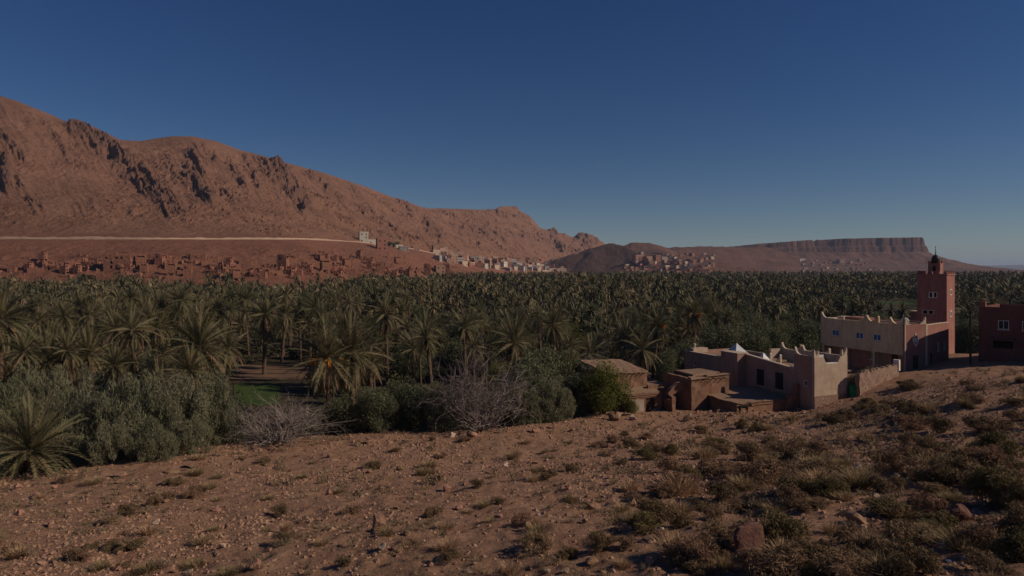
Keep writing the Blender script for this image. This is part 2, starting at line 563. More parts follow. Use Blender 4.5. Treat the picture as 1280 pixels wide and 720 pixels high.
def edge_over(x, y):
    """metres past the brow of the slope (positive: on the oasis floor side)"""
    px = HX + F * x / np.maximum(y, 1.0)
    return np.where(y > 5, y - np.interp(px, EDGE_PX, EDGE_D), -30.0)


def G(x, y, detail=True):
    shp = np.shape(x)
    x = np.asarray(x, float).ravel(); y = np.asarray(y, float).ravel()
    r = np.hypot(x, y)
    near = r < 190
    z = np.zeros_like(x)
    if near.any():
        z[near] = np.clip(hill_raw(x[near], y[near]), -1, 26)
    wob = 3.0 * vn(x / 9.0, y / 9.0, 5)
    k = sstep(-1.0, 9.0, edge_over(x, y) + wob)
    far = sstep(110, 180, r)
    k = np.maximum(k, far)
    plain = 0.25 * vn(x / 14, y / 14, 3) * sstep(20, 60, r)
    z = z * (1 - k) + plain * k
    if detail:
        a = (1 - k) * (1 - sstep(60, 160, r) * 0.6)
        z = z + a * (0.28 * fbm(x / 6.0, y / 6.0, 3, 21) + 0.12 * ridged(x / 1.7, y / 1.7, 3, 31) + 0.09 * fbm(x / 0.5, y / 0.5, 2, 41))
    return z.reshape(shp)


def g1(x, y):
    return float(G(np.array([x]), np.array([y]))[0])


# --- mountain on the left, given by column (photo column) and depth
MPX = [-900, -700, -300, -100, 0]
D0 = ([-900, 0, 200, 380, 520, 600, 700, 800], [340, 395, 400, 430, 560, 900, 1500, 2000])
D1 = ([-900, 0, 200, 380, 450, 520, 560, 600, 700, 800], [480, 500, 520, 600, 760, 900, 1050, 1300, 1900, 2400])
RY = ([-900, 0, 380, 440, 480, 520, 560, 600, 700, 800], [290, 298, 299, 302, 306, 312, 321, 327, 332, 335])
D2 = ([-900, 0, 215, 400, 460, 530, 640, 757, 800], [800, 850, 980, 1200, 1400, 1750, 2300, 2900, 3000])
PROF = [(-900, 40), (-500, 60), (-300, 78), (-150, 98), (-60, 108), (0, 120), (20, 126), (60, 142), (84, 153), (88, 149), (96, 150), (105, 153), (130, 165), (150, 175), (175, 176), (200, 172), (215, 170),
        (240, 170), (270, 176), (300, 187), (340, 198), (360, 204), (400, 215), (430, 224), (460, 235), (500, 250), (530, 260), (560, 261), (600, 262),
        (618, 262), (625, 258), (645, 258), (652, 265), (662, 270), (675, 285), (690, 290), (708, 293), (716, 297), (725, 293), (740, 293), (757, 305), (775, 318), (800, 330)]
PX_, PY_ = zip(*PROF)
CRAGS = [([(85, 152), (120, 175), (160, 210), (205, 245), (212, 258)], 13, 1.0), ([(62, 165), (80, 185), (85, 200), (108, 208)], 4, 0.6),
         ([(3, 198), (7, 232)], 8, 1.5), ([(240, 190), (248, 218), (244, 240), (262, 250)], 10, 1.0), ([(208, 198), (240, 232)], 6, 0.55),
         ([(283, 198), (302, 232)], 7, 0.7), ([(256, 183), (272, 200)], 5, 0.6), ([(345, 205), (358, 220), (368, 240), (380, 258)], 9, 1.0),
         ([(322, 198), (352, 232)], 6, 0.6), ([(308, 195), (325, 236)], 4, 0.5), ([(390, 220), (425, 252)], 6, 0.6), ([(438, 232), (452, 252)], 6, 0.55),
         ([(20, 225), (30, 240), (50, 262)], 6, 0.5), ([(0, 168), (30, 200)], 6, 0.55), ([(455, 262), (492, 288)], 5, 0.5), ([(535, 282), (552, 302)], 7, 0.6),
         ([(498, 252), (514, 272)], 5, 0.5), ([(585, 291), (640, 297), (692, 303)], 7, 0.5), ([(612, 264), (660, 274)], 4, 0.4), ([(270, 235), (300, 252)], 8, 0.4),
         ([(-60, 130), (-20, 190), (0, 210)], 12, 0.8), ([(-200, 120), (-140, 210)], 14, 0.9), ([(-420, 110), (-330, 230)], 14, 0.9), ([(690, 292), (700, 312)], 6, 0.6), ([(722, 295), (742, 305)], 6, 0.5)]


def poly_dist(px, py, pts):
    best = np.full(px.shape, 1e9)
    for (ax, ay), (bx, by) in zip(pts[:-1], pts[1:]):
        dx, dy = bx - ax, by - ay
        t = np.clip(((px - ax) * dx + (py - ay) * dy) / (dx * dx + dy * dy), 0, 1)
        best = np.minimum(best, np.hypot(px - ax - t * dx, py - ay - t * dy))
    return best


_sx = np.arange(-900, 801.0)


def _smooth(c, w):
    v = np.interp(_sx, *c)
    k = np.hanning(2 * w + 1); k /= k.sum()
    return (_sx, np.convolve(np.pad(v, w, 'edge'), k, 'valid'))


D0, D1, D2 = _smooth(D0, 70), _smooth(D1, 70), _smooth(D2, 90)
RY = _smooth(RY, 20)
PS = _smooth((PX_, PY_), 45)


def mountain(px, d):
    """height, crag mask, low mask for photo column px and depth d"""
    d0 = np.interp(px, *D0); d1 = np.interp(px, *D1); d2 = np.interp(px, *D2)
    z1 = CZ + (HY - np.interp(px, *RY)) / F * d1
    z2a = CZ + (HY - np.interp(px, PX_, PY_)) / F * d2
    z2 = CZ + (HY - np.interp(px, *PS)) / F * d2
    x = X(px, d); y = d
    s = np.clip((d - d0) / (d1 - d0), 0, 1)
    t = np.clip((d - d1 - 9) / (d2 - d1 - 9), 0, 1)
    b = np.clip((d - d2) / 700.0, 0, 1)
    z = z1 * s ** 0.85 + (z2 - z1) * (0.72 * t + 0.28 * t * t)
    z = z + (z2a - z2) * np.where(b > 0, np.clip(1 - 6 * b, 0, 1), t ** 7)
    z = z - b * (z2 * 0.9)
    up = np.clip(t * 12, 0, 1) * np.clip((1 - t) * 9, 0.12, 1) * (b <= 0)
    up = np.where(b > 0, 0.12, up)
    lo = np.sin(PI * s) * (t <= 0)
    py = HY - F * (z - CZ) / d
    crag_or_shade = np.zeros_like(z)
    for pts, w, a in CRAGS:
        crag_or_shade = np.maximum(crag_or_shade, a * np.exp(-(poly_dist(px, py, pts) / w) ** 2))
    sc = d / 900.0
    # strata running down to the right
    wx = 4 * fbm(x / 60, y / 60, 3, 57)
    ac = (px * 0.78 - py * 0.62) + wx; al = (px * 0.62 + py * 0.78) + wx
    strata = ridged(ac / 15.0, al / 70.0, 3, 61)
    big = fbm(x / 110, y / 110, 4, 51)
    jag = ridged(x / 26, y / 26, 4, 71)
    jag2 = ridged(ac / 7.0, al / 24.0, 4, 75)
    spots = sstep(0.25, 0.8, ridged(x / 9, y / 14, 3, 77)) * sstep(-0.15, 0.35, fbm(x / 70, y / 70, 3, 79))
    ang = np.clip(fbm(x / 160, y / 160, 2, 91) * 1.6 + 0.25, 0, 1)
    z = z + up * sc * (7.0 * big + (3.0 * strata * ang + 1.2 * fbm(ac / 5.0, al / 14.0, 3, 63)) * sstep(0.05, 0.35, t) + 1.2 * ridged(x / 7, y / 9, 3, 87) + 1.6 * fbm(x / 12, y / 12, 3, 81) + 3.6 * spots)
    z = z + np.clip(up * 1.2, 0.16, 1) * (t > 0) * crag_or_shade * sc * (6.5 * np.clip(jag, -0.4, 1) + 12.0 * jag2)
    gul = ridged(x / 34.0, y / 30.0, 4, 101)
    z = z + lo * (2.4 * gul + 1.6 * fbm(x / 22, y / 22, 3, 111) + 0.9 * ridged(x / 9, y / 9, 3, 113))
    low = (1 - sstep(0.0, 0.06, t)) * 1.0
    return z, np.clip(crag_or_shade * (0.4 + 0.6 * sstep(-0.2, 0.5, jag2)), 0, 1), low


def mountain_xy(x, y):
    return mountain(HX + F * x / y, y)[0]


# --- hills in the middle distance
RA = [P(640, 334, 1750), P(690, 327, 1750), P(725, 315, 1750), P(752, 306, 1750), P(765, 303.5, 1750), P(778, 307, 1730), P(795, 316, 1680), P(812, 327, 1600)]
RB = [P(780, 306, 2300), P(792, 303, 2300), P(812, 303, 2300), P(830, 309, 2350), P(880, 308, 2400), P(960, 309, 2500)]
RC = [P(800, 316, 1780), P(840, 318, 1750), P(880, 322, 1800), P(915, 328, 1800)]


def ridge_h(x, y, pts, front, back, side):
    best = np.full(np.shape(x), -50.0)
    for a, b in zip(pts[:-1], pts[1:]):
        dx, dy = b[0] - a[0], b[1] - a[1]
        t = np.clip(((x - a[0]) * dx + (y - a[1]) * dy) / (dx * dx + dy * dy), 0, 1)
        ox, oy = x - a[0] - t * dx, y - a[1] - t * dy
        h = a[2] + t * (b[2] - a[2])
        dist = np.hypot(ox, oy) + 1e-6
        k = np.where(oy < 0, front, back)
        sl = np.hypot(ox / dist * side, oy / dist * k)
        best = np.maximum(best, h - dist * sl)
    return best


def midhill(x, y):
    n = fbm(x / 60, y / 60, 4, 131)
    r = ridged(x / 45, y / 45, 4, 141)
    xw = x + 12 * n
    a = ridge_h(xw, y, RA, 0.62, 0.5, 0.55)
    b = ridge_h(xw, y, RB, 0.35, 0.3, 0.4)
    c = ridge_h(xw, y, RC, 0.16, 0.3, 0.35)
    z = np.maximum(np.maximum(a, b), c)
    z = z + (2.2 * r + 2.0 * n) * sstep(-10, 20, z)
    return np.maximum(z, -2.0)


CAP = [X(840, 3100), 3000.0, X(1150, 3000), 5600.0]
MT_PX = [800, 870, 900, 950, 1000, 1050, 1100, 1147, 1200]
MT_PY = [318, 312, 308.5, 303.5, 299.5, 297.3, 296.3, 295.5, 295]


def mesa(x, y):
    px = HX + F * x / y
    w = 34 * fbm(x / 150, y / 170, 4, 151) + 9 * ridged(x / 47 + 0.8 * vn(x / 130, y / 130, 5), y / 60, 4, 161)
    dx = np.maximum(np.maximum(CAP[0] - x, x - CAP[2]), 0)
    dy = np.maximum(CAP[1] - y, 0)
    dist = np.hypot(dx, dy) + w * 0.8 - 10
    topx = np.interp(np.clip(HX + F * x / 3000.0, 800, 1200), MT_PX, MT_PY)
    top = CZ + (HY - topx) / F * 3000.0 + 1.2 * fbm(x / 60, y / 60, 3, 171)
    cl = np.interp(HX + F * x / 3000.0, [840, 900, 980, 1050, 1160], [10, 26, 42, 58, 62])
    k1 = sstep(0, 9, dist) * 0.62 + sstep(14, 24, dist) * 0.38
    z = top - cl * k1
    dd = np.maximum(dist - 16, 0)
    rest = top - cl
    z = z - np.where(dist > 16, rest * (1 - np.exp(-dd / 190.0)), 0)
    z = z + sstep(10, 60, dist) * (5 * fbm(x / 90, y / 90, 4, 181) + 3.5 * ridged(x / 60, y / 60, 3, 191)) * np.exp(-dd / 700)
    z = z + 14 * np.exp(-((px - 1000) / 60) ** 2) * np.exp(-((y - 2500) / 200) ** 2)
    return np.maximum(z - 4, -3.0)


def hit(px, py, hf, d0, d1, step=4.0):
    """first depth at which the sight line through a photo point meets the terrain"""
    d = np.arange(d0, d1, step)
    h = hf(X(px, d), d)
    los = CZ - (py - HY) / F * d
    k = np.nonzero(h >= los)[0]
    if len(k) == 0:
        return None
    return float(d[k[0]]), float(h[k[0]])


# ------------------------------------------------------------------ ground sheet
def grid_quads(nr, nc):
    i = np.arange((nr - 1) * (nc - 1))
    r = i // (nc - 1); c = i % (nc - 1)
    a = r * nc + c
    return np.stack([a, a + 1, a + nc + 1, a + nc], 1)


az = np.radians(np.concatenate([np.linspace(-180, -50, 40, endpoint=False), np.linspace(-50, 46, 430, endpoint=False), np.linspace(46, 180, 41)]))
rr = np.concatenate([np.geomspace(1.5, 11, 14, endpoint=False), np.geomspace(11, 120, 340, endpoint=False), np.geomspace(120, 700, 36, endpoint=False), np.geomspace(700, 26000, 24)])
RRg, AZg = np.meshgrid(rr, az, indexing='ij')
gx = RRg * np.sin(AZg); gy = RRg * np.cos(AZg)
gz = G(gx, gy)
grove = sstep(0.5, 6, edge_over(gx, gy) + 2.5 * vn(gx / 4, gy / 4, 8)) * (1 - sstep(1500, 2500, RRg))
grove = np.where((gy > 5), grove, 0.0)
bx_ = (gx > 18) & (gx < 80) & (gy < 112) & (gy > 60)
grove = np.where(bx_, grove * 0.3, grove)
V = np.stack([gx, gy, gz], -1).reshape(-1, 3)
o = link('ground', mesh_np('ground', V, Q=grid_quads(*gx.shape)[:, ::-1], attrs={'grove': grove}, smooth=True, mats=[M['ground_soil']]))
tag(o, 'stony red-brown slope falling to the flat oasis floor', kind='structure')

# mountain mesh
pxs = np.concatenate([np.linspace(-900, -20, 90, endpoint=False), np.linspace(-20, 800, 720)])
d0 = np.interp(pxs, *D0); d1 = np.interp(pxs, *D1); d2 = np.interp(pxs, *D2)
rows = []
for s_ in np.linspace(-0.06, 1, 50, endpoint=False):
    rows.append(d0 + (d1 - d0) * s_)
rows.append(d1); rows.append(d1 + 4.5)
for t_ in np.linspace(0.0, 1, 185, endpoint=False):
    rows.append(d1 + 9 + (d2 - d1 - 9) * t_)
for b_ in np.linspace(0, 1, 14) ** 1.5:
    rows.append(d2 + 700 * b_)
DD = np.array(rows); PP = np.broadcast_to(pxs, DD.shape)
mz, mc, ml = mountain(PP, DD)
mz = np.where(DD < d0 + 1, -1.0, mz)
V = np.stack([X(PP, DD), DD, mz], -1).reshape(-1, 3)
o = link('mountain', mesh_np('mountain', V, Q=grid_quads(*DD.shape), attrs={'crag_or_shade': mc, 'low': ml}, smooth=False, mats=[M['mountain_rock']]))
tag(o, 'long bare brown mountain ridge above the old mud quarter', kind='structure')

# road cut into the foot of the mountain
rp = np.linspace(-900, 600, 500)
rd = np.interp(rp, *D1); rz = CZ + (HY - np.interp(rp, *RY)) / F * rd + 0.7 * fbm(rp / 40, rp * 0, 3, 8) + 0.3
rx = X(rp, rd)
sect = [(-3.2, -4.2), (-1.3, 0.75), (-0.7, 0.75), (-0.6, 0.15), (7.5, 0.2), (8.5, -1.0)]
V = np.concatenate([np.stack([rx * (1 + a / rd), rd + a, rz + b * (1 + (0.45 * fbm(rp / 14, rp * 0 + k_, 3, 9) if b < 0 else 0.5 * fbm(rp / 6, rp * 0, 2, 10)))], -1) for k_, (a, b) in enumerate(sect)])
nr = len(rp)
Q = np.concatenate([np.stack([np.arange(nr - 1) + k * nr, np.arange(1, nr) + k * nr, np.arange(1, nr) + (k + 1) * nr, np.arange(nr - 1) + (k + 1) * nr], 1) for k in range(len(sect) - 1)])
tag(link('road', mesh_np('road', V, Q=Q, mats=[M['road_dirt']])), 'pale dirt road with low edge wall along the mountain foot', kind='structure')


def polar_terrain(name, pxs, ds, hf, m, label, crag_or_shade=None):
    DD, PP = np.meshgrid(ds, pxs, indexing='ij')
    x = X(PP, DD)
    z = hf(x, DD)
    at = {'crag_or_shade': crag_or_shade(PP, DD, z)} if crag_or_shade else {}
    V = np.stack([x, DD, z], -1).reshape(-1, 3)
    o = link(name, mesh_np(name, V, Q=grid_quads(*DD.shape), attrs=at, smooth=False, mats=[m]))
    return tag(o, label, kind='structure')


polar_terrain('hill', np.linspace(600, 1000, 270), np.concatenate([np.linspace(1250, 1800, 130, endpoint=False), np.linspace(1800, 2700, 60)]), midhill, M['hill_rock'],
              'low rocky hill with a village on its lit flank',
              lambda p, d, z: 0.7 * sstep(835, 770, p + 18 * vn(p / 14, d / 40, 3)) * (1 - sstep(1800, 2000, d)) * sstep(2, 20, z))  # shade of the left flank put into the rock colour
polar_terrain('mesa', np.linspace(780, 1420, 380), np.concatenate([np.linspace(2050, 2900, 60, endpoint=False), np.linspace(2900, 3080, 80, endpoint=False), np.linspace(3080, 5000, 30)]), mesa, M['hill_rock'],
              'flat-topped table mountain with a cliff band along its rim',
              lambda p, d, z: np.clip(0.55 * sstep(960, 890, p) + 0.0 * z, 0, 1))  # darker towards the left end
fh = lambda x, y: np.interp(HX + F * x / 12000.0, [900, 1100, 1160, 1200, 1250, 1300, 1500, 2200], [10, 60, 96, 104, 98, 112, 150, 190]) * (1 - np.abs(y - 12500) / 2500) + 12 * fbm(x / 900, y / 900, 3, 201)
polar_terrain('distant_hills', np.linspace(900, 2200, 260), np.linspace(10000, 15000, 24), fh, M['far_hill_rock'], 'faint blue line of distant hills on the horizon')


# fields between the palms
def sheet(name, px0, px1, dA, dB, m, label, zo=0.06):
    p = np.linspace(px0, px1, 24); d = np.linspace(dA, dB, 24)
    D_, P_ = np.meshgrid(d, p, indexing='ij')
    D_ = D_ + 1.2 * vn(P_ / 9, D_ / 9, 17); x = X(P_, D_)
    V = np.stack([x, D_, G(x, D_, False) + zo], -1).reshape(-1, 3)
    tag(link(name, mesh_np(name, V, Q=grid_quads(24, 24), smooth=True, mats=[m])), label, kind='structure')


sheet('field', 292, 350, 85, 101, M['field_green'], 'small bright green irrigated plot in the palm clearing')
sheet('field', 285, 395, 106, 121, M['field_soil'], 'bare brown terraced plot in the palm clearing')
sheet('field', 1075, 1150, 335, 372, M['field_green'], 'pale green field beyond the cream house')

# ------------------------------------------------------------------ plants: prototypes
def frond_arrays(L=3.4, n=22, droop=0.9, seed=0, wid=0.055, ll=0.52, segs=7):
    """a feather leaf from the origin along +x, curving down"""
    r = np.random.default_rng(seed)
    t = np.linspace(0, 1, segs + 1)
    ang = -droop * t ** 1.5
    dx = np.cos(ang); dz = np.sin(ang)
    step = L / segs
    cx = np.concatenate([[0], np.cumsum((dx[:-1] + dx[1:]) / 2 * step)])
    cz = np.concatenate([[0], np.cumsum((dz[:-1] + dz[1:]) / 2 * step)])
    V = []; T = []
    w = 0.05 * (1 - 0.85 * t)
    for i in range(segs + 1):
        V += [(cx[i], -w[i], cz[i]), (cx[i], w[i], cz[i])]
    for i in range(segs):
        a = 2 * i
        T += [(a, a + 2, a + 3), (a, a + 3, a + 1)]
    for k in range(n):
        u = 0.14 + 0.86 * (k + 0.5) / n
        px_ = np.interp(u, t, cx); pz_ = np.interp(u, t, cz); a = np.interp(u, t, ang)
        ln = ll * (0.45 + 0.75 * math.sin(PI * min(1, u * 0.9 + 0.12)) ** 0.8)
        for s in (-1, 1):
            sw = 0.55 + 0.6 * u + r.normal(0, 0.08)
            sd = math.cos(sw) * 1.0
            fw = math.sin(sw)
            upv = 0.32 + r.normal(0, 0.12)
            v = np.array([fw, s * sd, upv]); v /= np.linalg.norm(v)
            vx = v[0] * math.cos(a) - v[2] * math.sin(a); vz = v[0] * math.sin(a) + v[2] * math.cos(a)
            l = ln * r.uniform(0.85, 1.12)
            q = len(V)
            V += [(px_ - wid * math.cos(a) * 0.7, 0, pz_ - wid * math.sin(a) * 0.7), (px_ + wid * math.cos(a) * 0.7, 0, pz_ + wid * math.sin(a) * 0.7),
                  (px_ + vx * l, v[1] * l, pz_ + vz * l - 0.12 * l)]
            T.append((q, q + 1, q + 2) if s > 0 else (q, q + 2, q + 1))
    return np.array(V, float), np.array(T, int)


def rot_yz(V, pitch, yaw, roll=0.0):
    c, s = math.cos(roll), math.sin(roll)
    y, z = V[:, 1] * c - V[:, 2] * s, V[:, 1] * s + V[:, 2] * c
    c, s = math.cos(pitch), math.sin(pitch)
    x, z = V[:, 0] * c - z * s, V[:, 0] * s + z * c
    c, s = math.cos(yaw), math.sin(yaw)
    return np.stack([x * c - y * s, x * s + y * c, z], 1)


FR = [frond_arrays(3.5, 30, 0.5, 1, 0.07, 0.40), frond_arrays(3.4, 30, 0.7, 2, 0.07, 0.40), frond_arrays(3.2, 30, 0.75, 3, 0.07, 0.40), frond_arrays(3.6, 30, 0.28, 4, 0.07, 0.40)]
FRL = [frond_arrays(3.5, 13, 0.5, 5, 0.11, 0.44, 5), frond_arrays(3.4, 13, 0.7, 6, 0.11, 0.44, 5), frond_arrays(3.2, 13, 0.75, 7, 0.11, 0.44, 5), frond_arrays(3.6, 13, 0.28, 8, 0.11, 0.44, 5)]
FROND_ME = [mesh_np('frond', f[0], f[1], mats=[M['palm_green']]) for f in FR]
FROND_GOLD = [mesh_np('frond', f[0], f[1], mats=[M['palm_gold']]) for f in FR]
FROND_DRY = [mesh_np('dry_frond', f[0], f[1], mats=[M['palm_dry']]) for f in FR]


def crown_plan(n, seed, lo=-45, hi=82):
    """pitch, yaw, variant for the fronds of one crown"""
    r = np.random.default_rng(seed)
    out = []
    for i in range(n):
        u = (i + 0.5) / n
        pitch = math.radians(hi + (lo - hi) * u ** 0.9 + r.normal(0, 7))
        yaw = i * 2.399963 + r.normal(0, 0.2)
        v = 3 if pitch > 0.9 else (0 if pitch > 0.35 else (1 if pitch > -0.2 else 2))
        out.append((pitch, yaw, v, r.normal(0, 0.35), r.uniform(0.85, 1.1)))
    return out


def crown_mesh(name, src, n, seed, lo, hi, m):
    mb = MB()
    for p, yw, v, rl, sc in crown_plan(n, seed, lo, hi):
        W = rot_yz(src[v][0] * sc, p, yw, rl)
        mb.add(W, src[v][1])
    return mb.mesh(name, m)


CROWNS = [crown_mesh('crown', FR, 84, 20 + i, -74, 86, M['palm_green']) for i in range(4)]
CROWNSG = [crown_mesh('crown', FR, 80, 25 + i, -74, 86, M['palm_gold']) for i in range(3)]
CROWNSL = [crown_mesh('crown', FRL, 72, 30 + i, -70, 86, M['palm_green']) for i in range(5)]
SKIRTS = [crown_mesh('dry_skirt', FRL, 22, 40 + i, -86, -38, M['palm_dry']) for i in range(4)]


def trunk_mesh(seed):
    r = np.random.default_rng(seed)
    prof = []
    for i in range(23):
        u = i / 22
        rad = (0.24 + 0.06 * (1 - u) ** 4) * (1.12 if i % 2 else 0.92)
        prof.append((rad * r.uniform(0.95, 1.05), u))
    return MB().lathe(prof, sides=8).mesh('trunk', M['palm_trunk'])


TRUNKS = [trunk_mesh(i) for i in range(3)]


def fruit_mesh(seed):
    r = np.random.default_rng(seed)
    mb = MB()
    for i in range(9):
        yw = r.uniform(0, 2 * PI)
        pts = [(0, 0, 0.1)]
        L = r.uniform(0.9, 1.3)
        for k in range(1, 5):
            u = k / 4
            pts.append((math.cos(yw) * L * u, math.sin(yw) * L * u, 0.1 + 0.5 * u - 0.75 * u * u))
        mb.tube(pts, 0.035, 4)
        for j in range(14):
            e = np.array(pts[-1]) + r.normal(0, 0.16, 3)
            mb.tube([pts[3], tuple(e), tuple(e + np.array([0, 0, -0.22]))], [0.03, 0.035, 0.012], 4)
    return mb.mesh('date_stalks', M['date_orange'])


FRUITS = [fruit_mesh(3), fruit_mesh(4)]


def palm(x, y, H, sc=1.0, seed=0, label=None, hero=False, fruit=False, group=None, skirt=True, n_fr=46, lo=-48):
    r = random.Random(seed)
    z = g1(x, y) - 0.1
    t = thing('date_palm', label, 'palm tree', (x, y, z), r.uniform(0, 6.28), group)
    ln_ = 0.03 if hero and group is None else 0.13
    lean = (r.uniform(-ln_, ln_), r.uniform(-ln_, ln_), 0)
    t.rotation_euler = (lean[0], lean[1], t.rotation_euler[2])
    link('trunk', TRUNKS[seed % 3], t, (0, 0, 0), None, (sc, sc, H + 0.1))
    gold = seed in (104, 106) or (seed < 100 and seed % 4 == 1)
    if hero:
        for p, yw, v, rl, s in crown_plan(n_fr, seed, lo, 84):
            dry = p < -0.45 and r.random() < 0.45
            o = link('dry_frond' if dry else 'frond', (FROND_DRY if dry else (FROND_GOLD if (gold or (p < 0.3 and r.random() < 0.4)) else FROND_ME))[v], t, (0, 0, H))
            o.rotation_euler = (Matrix.Rotation(yw, 3, 'Z') @ Matrix.Rotation(-p, 3, 'Y') @ Matrix.Rotation(rl, 3, 'X')).to_euler()
            o.scale = (s * sc,) * 3
    else:
        link('crown', (CROWNS + CROWNSL + CROWNSG)[(seed * 7) % 12], t, (0, 0, H), (0, 0, r.uniform(0, 6)), (sc, sc, sc * r.uniform(0.9, 1.1)))
    if skirt:
        link('dry_skirt', SKIRTS[seed % 4], t, (0, 0, H - 0.05), (0, 0, r.uniform(0, 6)), (sc * 0.8, sc * 0.8, sc * r.uniform(0.6, 0.95)))
    if fruit:
        link('date_stalks', FRUITS[seed % 2], t, (0, 0, H), None, (sc, sc, sc))
    return t


# --- broadleaf crowns made of many small leaves, unit size (about 1 wide, 1 tall, base at 0)
def leaf_crown(seed, nblob, nleaf, size, asp, up, hw=0.5, hh=0.5, cz=0.52, rb=(0.13, 0.24), vz=0.95, col=False):
    r = np.random.default_rng(seed)
    C = []
    while len(C) < nblob:
        p = r.uniform(-1, 1, 3)
        q = np.linalg.norm(p)
        if col:
            rr2 = np.hypot(p[0], p[1])
            if rr2 < 1:
                C.append(np.array([p[0] * (hw - 0.06), p[1] * (hw - 0.06), 0.08 + (0.86 - 0.45 * rr2 ** 2) * r.uniform(0, 1) ** 0.7]))
        elif 0.35 < q < 1:
            C.append(p * np.array([hw - 0.12, hw - 0.12, hh - 0.12]) + np.array([0, 0, cz]))
    C = np.array(C); R = r.uniform(rb[0], rb[1], nblob)
    k = r.integers(0, nblob, nleaf)
    dirs = r.normal(0, 1, (nleaf, 3)); dirs /= np.linalg.norm(dirs, axis=1)[:, None]
    rad = R[k] * r.uniform(0.45, 1.08, nleaf) ** 0.7
    pos = C[k] + dirs * rad[:, None] * np.array([1, 1, vz])
    pos = pos[pos[:, 2] > 0.02]
    n = len(pos)
    a = r.normal(0, 1, (n, 3)) + dirs[:n] * 0.0 + np.array([0, 0, up])
    a /= np.linalg.norm(a, axis=1)[:, None]
    b = np.cross(a, r.normal(0, 1, (n, 3))); b /= np.linalg.norm(b, axis=1)[:, None]
    s = size * r.uniform(0.6, 1.3, (n, 1))
    V = np.stack([pos - a * s * asp * 0.5, pos + b * s * 0.5, pos + a * s * asp * 0.5, pos - b * s * 0.5], 1).reshape(-1, 3)
    return V, np.arange(n * 4).reshape(n, 4)


TAM = [mesh_np('crown', *(lambda v: (v[0], None, v[1]))(leaf_crown(50 + i, 64, 17000, 0.009, 6.5, 1.6, rb=(0.06, 0.12), vz=1.7, col=True)), mats=[M['leaf_tamarisk']]) for i in range(4)]
OLI = [mesh_np('crown', *(lambda v: (v[0], None, v[1]))(leaf_crown(60 + i, 26, 11000, 0.016, 2.6, 0.4)), mats=[M['leaf_olive']]) for i in range(4)]
BRI = [mesh_np('crown', *(lambda v: (v[0], None, v[1]))(leaf_crown(70, 30, 12000, 0.017, 1.9, 0.2)), mats=[M['leaf_bright']])]


def limb_mesh(seed, mname='bark', n=7):
    r = random.Random(seed)
    mb = MB()
    mb.tube([(0, 0, -0.05), (0.01, 0.0, 0.14), (0.0, 0.02, 0.3)], [0.05, 0.036, 0.026], 7)
    for i in range(n):
        w = 2 * PI * i / n + r.uniform(-0.3, 0.3)
        L = r.uniform(0.25, 0.4)
        p0 = (0, 0.01, r.uniform(0.1, 0.28))
        p1 = (math.cos(w) * L * 0.5, math.sin(w) * L * 0.5, p0[2] + 0.2)
        p2 = (math.cos(w) * L, math.sin(w) * L, p0[2] + r.uniform(0.3, 0.5))
        mb.tube([p0, p1, p2], [0.018, 0.012, 0.004], 5)
    return mb.mesh('trunk', M[mname])


LIMBS = [limb_mesh(i) for i in range(3)]


def tree(name, kind, x, y, w, h, seed, label, cat='tree', group=None, zoff=0.0):
    z = g1(x, y) - 0.1 + zoff
    t = thing(name, label, cat, (x, y, z), (seed * 1.7) % 6.28, group)
    link('trunk', LIMBS[seed % 3], t, (0, 0, 0), None, (w * 0.9, w * 0.9, h))
    link('crown', kind[seed % len(kind)], t, (0, 0, -0.07 * h), None, (w, w, h * 1.07))
    return t


def bare_mesh(seed, depth, n0, spread, name='branches'):
    r = random.Random(seed)
    mb = MB()

    def grow(p, d, L, rad, lev):
        pts = [p]
        dd = d.copy()
        for k in range(3):
            dd = (dd + Vector((r.gauss(0, 0.22), r.gauss(0, 0.22), r.gauss(0.02, 0.16)))).normalized()
            pts.append(pts[-1] + dd * L / 3)
        mb.tube([tuple(q) for q in pts], [rad, rad * 0.85, rad * 0.7, rad * 0.5], 3, False)
        if lev <= 0:
            return
        for k in range(r.choice((2, 3, 3))):
            q = pts[r.choice((1, 2, 3, 3))]
            a = (dd + Vector((r.gauss(0, 1), r.gauss(0, 1), r.gauss(0, 0.7))) * spread).normalized()
            grow(q, a, L * r.uniform(0.6, 0.85), rad * 0.6, lev - 1)
    for i in range(n0):
        w = 2 * PI * i / n0 + r.uniform(-0.4, 0.4)
        e = r.uniform(0.5, 1.3)
        grow(Vector((0.03 * math.cos(w), 0.03 * math.sin(w), -0.02)), Vector((math.cos(w) * math.cos(e), math.sin(w) * math.cos(e), math.sin(e))), 0.30, 0.0105, depth)
    A = np.concatenate(mb.V)
    lo_, hi_ = np.percentile(A, 1, axis=0), np.percentile(A, 99, axis=0)
    k_ = np.array([1 / (hi_[0] - lo_[0]), 1 / (hi_[1] - lo_[1]), 1 / hi_[2]])
    mb.V = [v * k_ for v in mb.V]
    return mb.mesh(name, M['twig_grey'])


BARE = [bare_mesh(5, 4, 17, 0.62), bare_mesh(6, 4, 17, 0.66)]


def bare_shrub(x, y, w, h, seed, label, group=None):
    t = thing('bare_shrub', label, 'shrub', (x, y, g1(x, y)), seed, group)
    link('branches', BARE[seed % 2], t, (0, 0, 0), None, (w, w, h))
    if w > 7.5:
        link('branches', BARE[(seed + 1) % 2], t, (0, 0, 0), (0, 0, 2.0), (w * 0.95, w * 0.95, h * 0.85))
    return t


